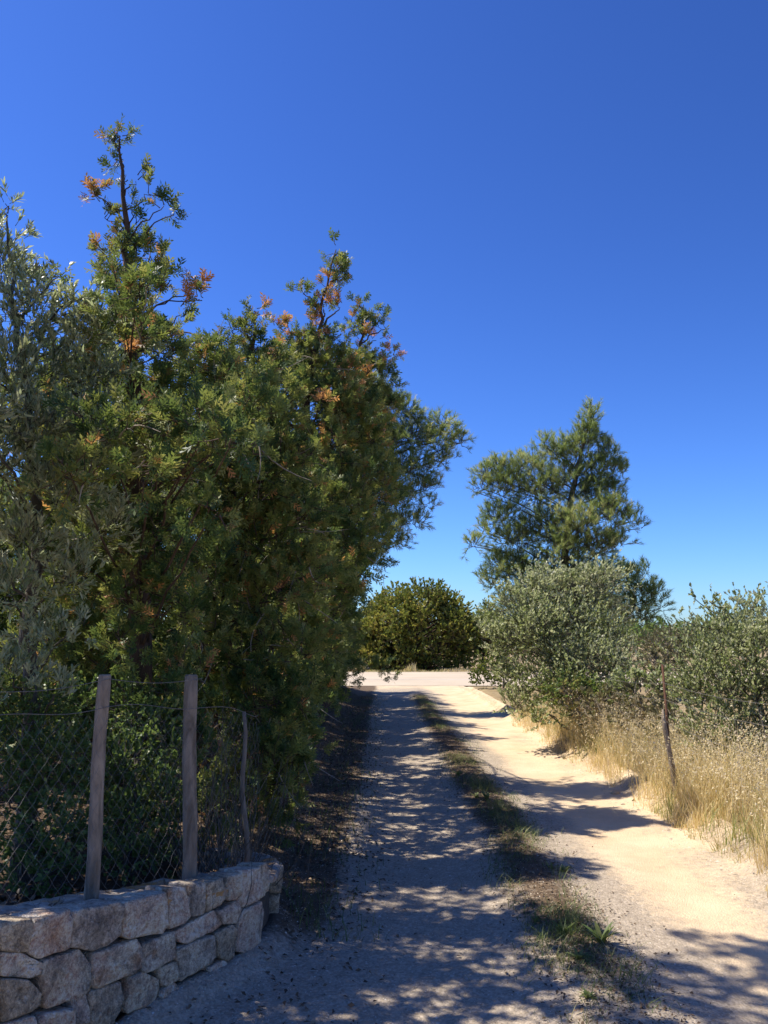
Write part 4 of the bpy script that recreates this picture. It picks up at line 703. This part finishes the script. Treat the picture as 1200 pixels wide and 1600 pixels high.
# leaf litter
s = Soup(); N = 24000; y = 3.4 + 21 * r.random(N) ** 1.6; a_ = r.random(N) < .55; x = np.where(a_, -.55 + r.normal(0, .28, N), 1.02 + r.normal(0, .17, N)); keep = (x > -1.3) & ~((x < wall_x(np.minimum(y, 5.3)) + .03) & (y < 5.4)) & (r.random(N) < np.where(x > .4, sm(3.3, 5, y) + .35, sm(4.2, 7, y) + .13)); x, y = x[keep], y[keep]; N = len(x)
pos = np.stack([x, y, height(x, y) + .012 + r.random(N) * .012], -1); dr = unit(r.normal(size=(N, 3)) * [1, 1, .25]); tile(s, DIAM[1][0], DIAM[1][1], pos, frame(dr, r.normal(size=(N, 3)) * .4 + [0, 0, 1]), np.where(x > .4, r.uniform(.01, .026, N), r.uniform(.015, .038, N)), np.clip(.5 + r.normal(0, .28, N), 0, 1))
N = 6000; x_ = r.uniform(-4.2, -.9, N); y_ = r.uniform(2.6, 7.5, N); ok = x_ < wall_x(np.minimum(y_, 5.3)) - .3; x_, y_ = x_[ok], y_[ok]; N = len(x_); p = np.stack([x_, y_, height(x_, y_) + .012 + r.random(N) * .015], -1); dr = unit(r.normal(size=(N, 3)) * [1, 1, .3]); tile(s, DIAM[1][0], DIAM[1][1], p, frame(dr, r.normal(size=(N, 3)) * .4 + [0, 0, 1]), r.uniform(.02, .06, N), np.clip(.5 + r.normal(0, .28, N), 0, 1))
N = 900; sv = r.uniform(.5, send - .1, N); dd = -r.uniform(.01, .3, N); p = wpos(sv, 0, dd); p[:, 2] = wall_top(p[:, 1]) + .012 + r.random(N) * .012; dr = unit(r.normal(size=(N, 3)) * [1, 1, .2]); tile(s, LEAF[0][0], LEAF[0][1], p, frame(dr, r.normal(size=(N, 3)) * .3 + [0, 0, 1]), r.uniform(.02, .05, N), np.clip(.6 + r.normal(0, .28, N), 0, 1))
tag(s.build('leaf_litter', M['litter']), 'brown fallen leaves under the hedge, on the wall top and on the middle strip', 'leaves', kind='stuff')
# pebbles
def tpl_peb(seed):
    q = np.random.default_rng(seed); V = np.array([(1, 0, 0), (-1, 0, 0), (0, 1, 0), (0, -1, 0), (0, 0, .7), (0, 0, -.5)], float) * q.uniform(.6, 1.2, (6, 1)) + q.normal(0, .12, (6, 3)); F = np.array([(0, 2, 4), (2, 1, 4), (1, 3, 4), (3, 0, 4)]); return V[:5] - [0, 0, .25], F
PEB = [tpl_peb(k) for k in range(5)]
s = Soup(); N = 66000; y = 2.3 + 11 * r.random(N) ** 1.9; x = r.uniform(-1.6, 2.75, N); dens = .32 + .5 * np.exp(-((x - .2) / .7) ** 2) + .6 * np.exp(-((x - 1.25) / .2) ** 2) * (y < 5) + .55 * np.exp(-((x - 2.45) / .2) ** 2) - .75 * np.exp(-((x - 1.9) / .34) ** 2) + .5 * (x < -.3)
keep = (r.random(N) < dens * (.5 + vnoise(x * 2.5, y * 2, 44))) & ~((x < wall_x(np.minimum(y, 5.3)) + .01) & (y < 5.4)); x, y = x[keep], y[keep]; N = len(x)
pos = np.stack([x, y, height(x, y) + .007], -1); sz = .0032 + .0052 * r.random(N) ** 3 + .009 * (r.random(N) < .012); v = r.integers(0, 5, N); Mx = frame(r.normal(size=(N, 3)) * [1, 1, .2], np.tile([0, 0, 1.], (N, 1)) + r.normal(0, .15, (N, 3))); tn = np.clip(.5 + r.normal(0, .25, N), 0, 1)
for q in range(5): w = v == q; tile(s, PEB[q][0], PEB[q][1], pos[w], Mx[w], sz[w], tn[w])
N = 900; y = 3 + 12 * r.random(N) ** 1.3; x = 2.5 + r.normal(0, .11, N); tile(s, PEB[1][0], PEB[1][1], np.stack([x, y, height(x, y) + .008], -1), frame(r.normal(size=(N, 3)) * [1, 1, .2], np.tile([0, 0, 1.], (N, 1)) + r.normal(0, .2, (N, 3))), .007 + .02 * r.random(N) ** 4, np.clip(.55 + r.normal(0, .15, N), 0, 1))
tag(s.build('gravel', M['pebble']), 'small pale stones scattered over the driveway', 'gravel', kind='stuff')
# single weeds that can be told apart: each leaf of the biggest one is a part
def onground(px, py):
    d = ray(px, py); t = -EYE[2] / d[2]; p = EYE + d * t; p[2] = gz(p[0], p[1]); return p
def blade_leaf(seed, L, w, arch):
    """thick-ribbed strap leaf, along +x rising"""
    V = []; n = 6
    for i in range(n + 1):
        t = i / n; ww = w * (math.sin(math.pi * (.12 + .85 * t)) ** .8) + .001; X_ = L * t * (.45 + .35 * arch * t); Z_ = L * (t * .92 - .35 * arch * t * t); V += [(X_, -ww, Z_ + .25 * ww), (X_, 0, Z_ - .1 * ww), (X_, ww, Z_ + .25 * ww)]
    F = [(i * 3 + j, i * 3 + j + 1, i * 3 + j + 4, i * 3 + j + 3) for i in range(n) for j in range(2)]; return np.array(V), np.array(F)
WEEDS = [(940, 1484, .13, 15, .25, 'bright green broad leaved weed, largest and upright, on the strip in the foreground'), (880, 1470, .085, 13, .2, 'dull green low weed just left of the largest upright weed'), (883, 1368, .085, 14, .3, 'sunlit green weed where the strip leaves the hedge shade'), (862, 1365, .06, 10, .3, 'small pale weed left of the sunlit weed on the strip'), (760, 1256, .11, 16, .4, 'bright tufted weed on the strip halfway down the driveway'), (745, 1252, .08, 12, .4, 'small weed left of the bright tufted weed halfway along'), (905, 1512, .07, 16, .6, 'flat light green weed in front of the largest upright weed'), (920, 1568, .05, 16, .75, 'flat rosette weed nearest the bottom of the strip'), (716, 1216, .1, 14, .6, 'dull weed on the left edge of the strip in dappled shade'), (838, 1446, .06, 14, .6, 'yellowish tuft at the left edge of the strip near the foreground')]
for n_, (px, py, L, nl, arch, lab) in enumerate(WEEDS):
    p = onground(px, py); wd = thing('weed', p, lab, 'weed', 'weeds on the middle strip'); q = np.random.default_rng(200 + n_)
    for i in range(nl):
        V, F = blade_leaf(i, L * q.uniform(.6, 1.15), L * q.uniform(.07, .11), arch + q.uniform(0, .9)); a_ = i * 2.4 + q.uniform(-.4, .4); ca, sa_ = math.cos(a_), math.sin(a_); V = V @ np.array([[ca, sa_, 0], [-sa_, ca, 0], [0, 0, 1]]); V += p + q.normal(0, .006, 3) * [1, 1, 0]
        s = Soup(); s.add(V, F, np.full(len(V), q.uniform(.3, .75))); s.build('leaf', M['weed'], wd, smooth=True)
# loose stones at the edges
STN = [(962, 1240, 6), (990, 1268, 4), (1042, 1296, 5), (545, 1412, 5)]
SLAB = ['largest pale loose stone on the sandy edge, left of the leaning stake', 'tiny pale stone on the edge just below the largest one', 'small pale stone at the grass edge below the foot of the leaning stake', 'dark stone in the leaf litter beside the end of the stone wall']
for n_, (px, py, rr) in enumerate(STN):
    p = onground(px, py); q = np.random.default_rng(260 + n_); s = Soup(); V = []; rad = rr * p[1] / FPX; nn = 8
    for k, (sc_, z_) in enumerate(((.85, -.4), (1, .1), (.85, .5), (.45, .75))):
        for j in range(nn): a_ = j * 2 * math.pi / nn; e_ = 1 + q.normal(0, .13); V.append((p[0] + rad * sc_ * e_ * math.cos(a_) * 1.2, p[1] + rad * sc_ * e_ * math.sin(a_), p[2] + rad * z_ * (1 + q.normal(0, .1))))
    s.add(V, [(k * nn + j, k * nn + (j + 1) % nn, (k + 1) * nn + (j + 1) % nn, (k + 1) * nn + j) for k in range(3) for j in range(nn)]); s.f.append(np.array([[3 * nn + j for j in range(nn)]]))
    o = s.build('loose_stone', M['rock'], tint=False); tag(o, SLAB[n_], 'stone', 'loose stones along the driveway edges')
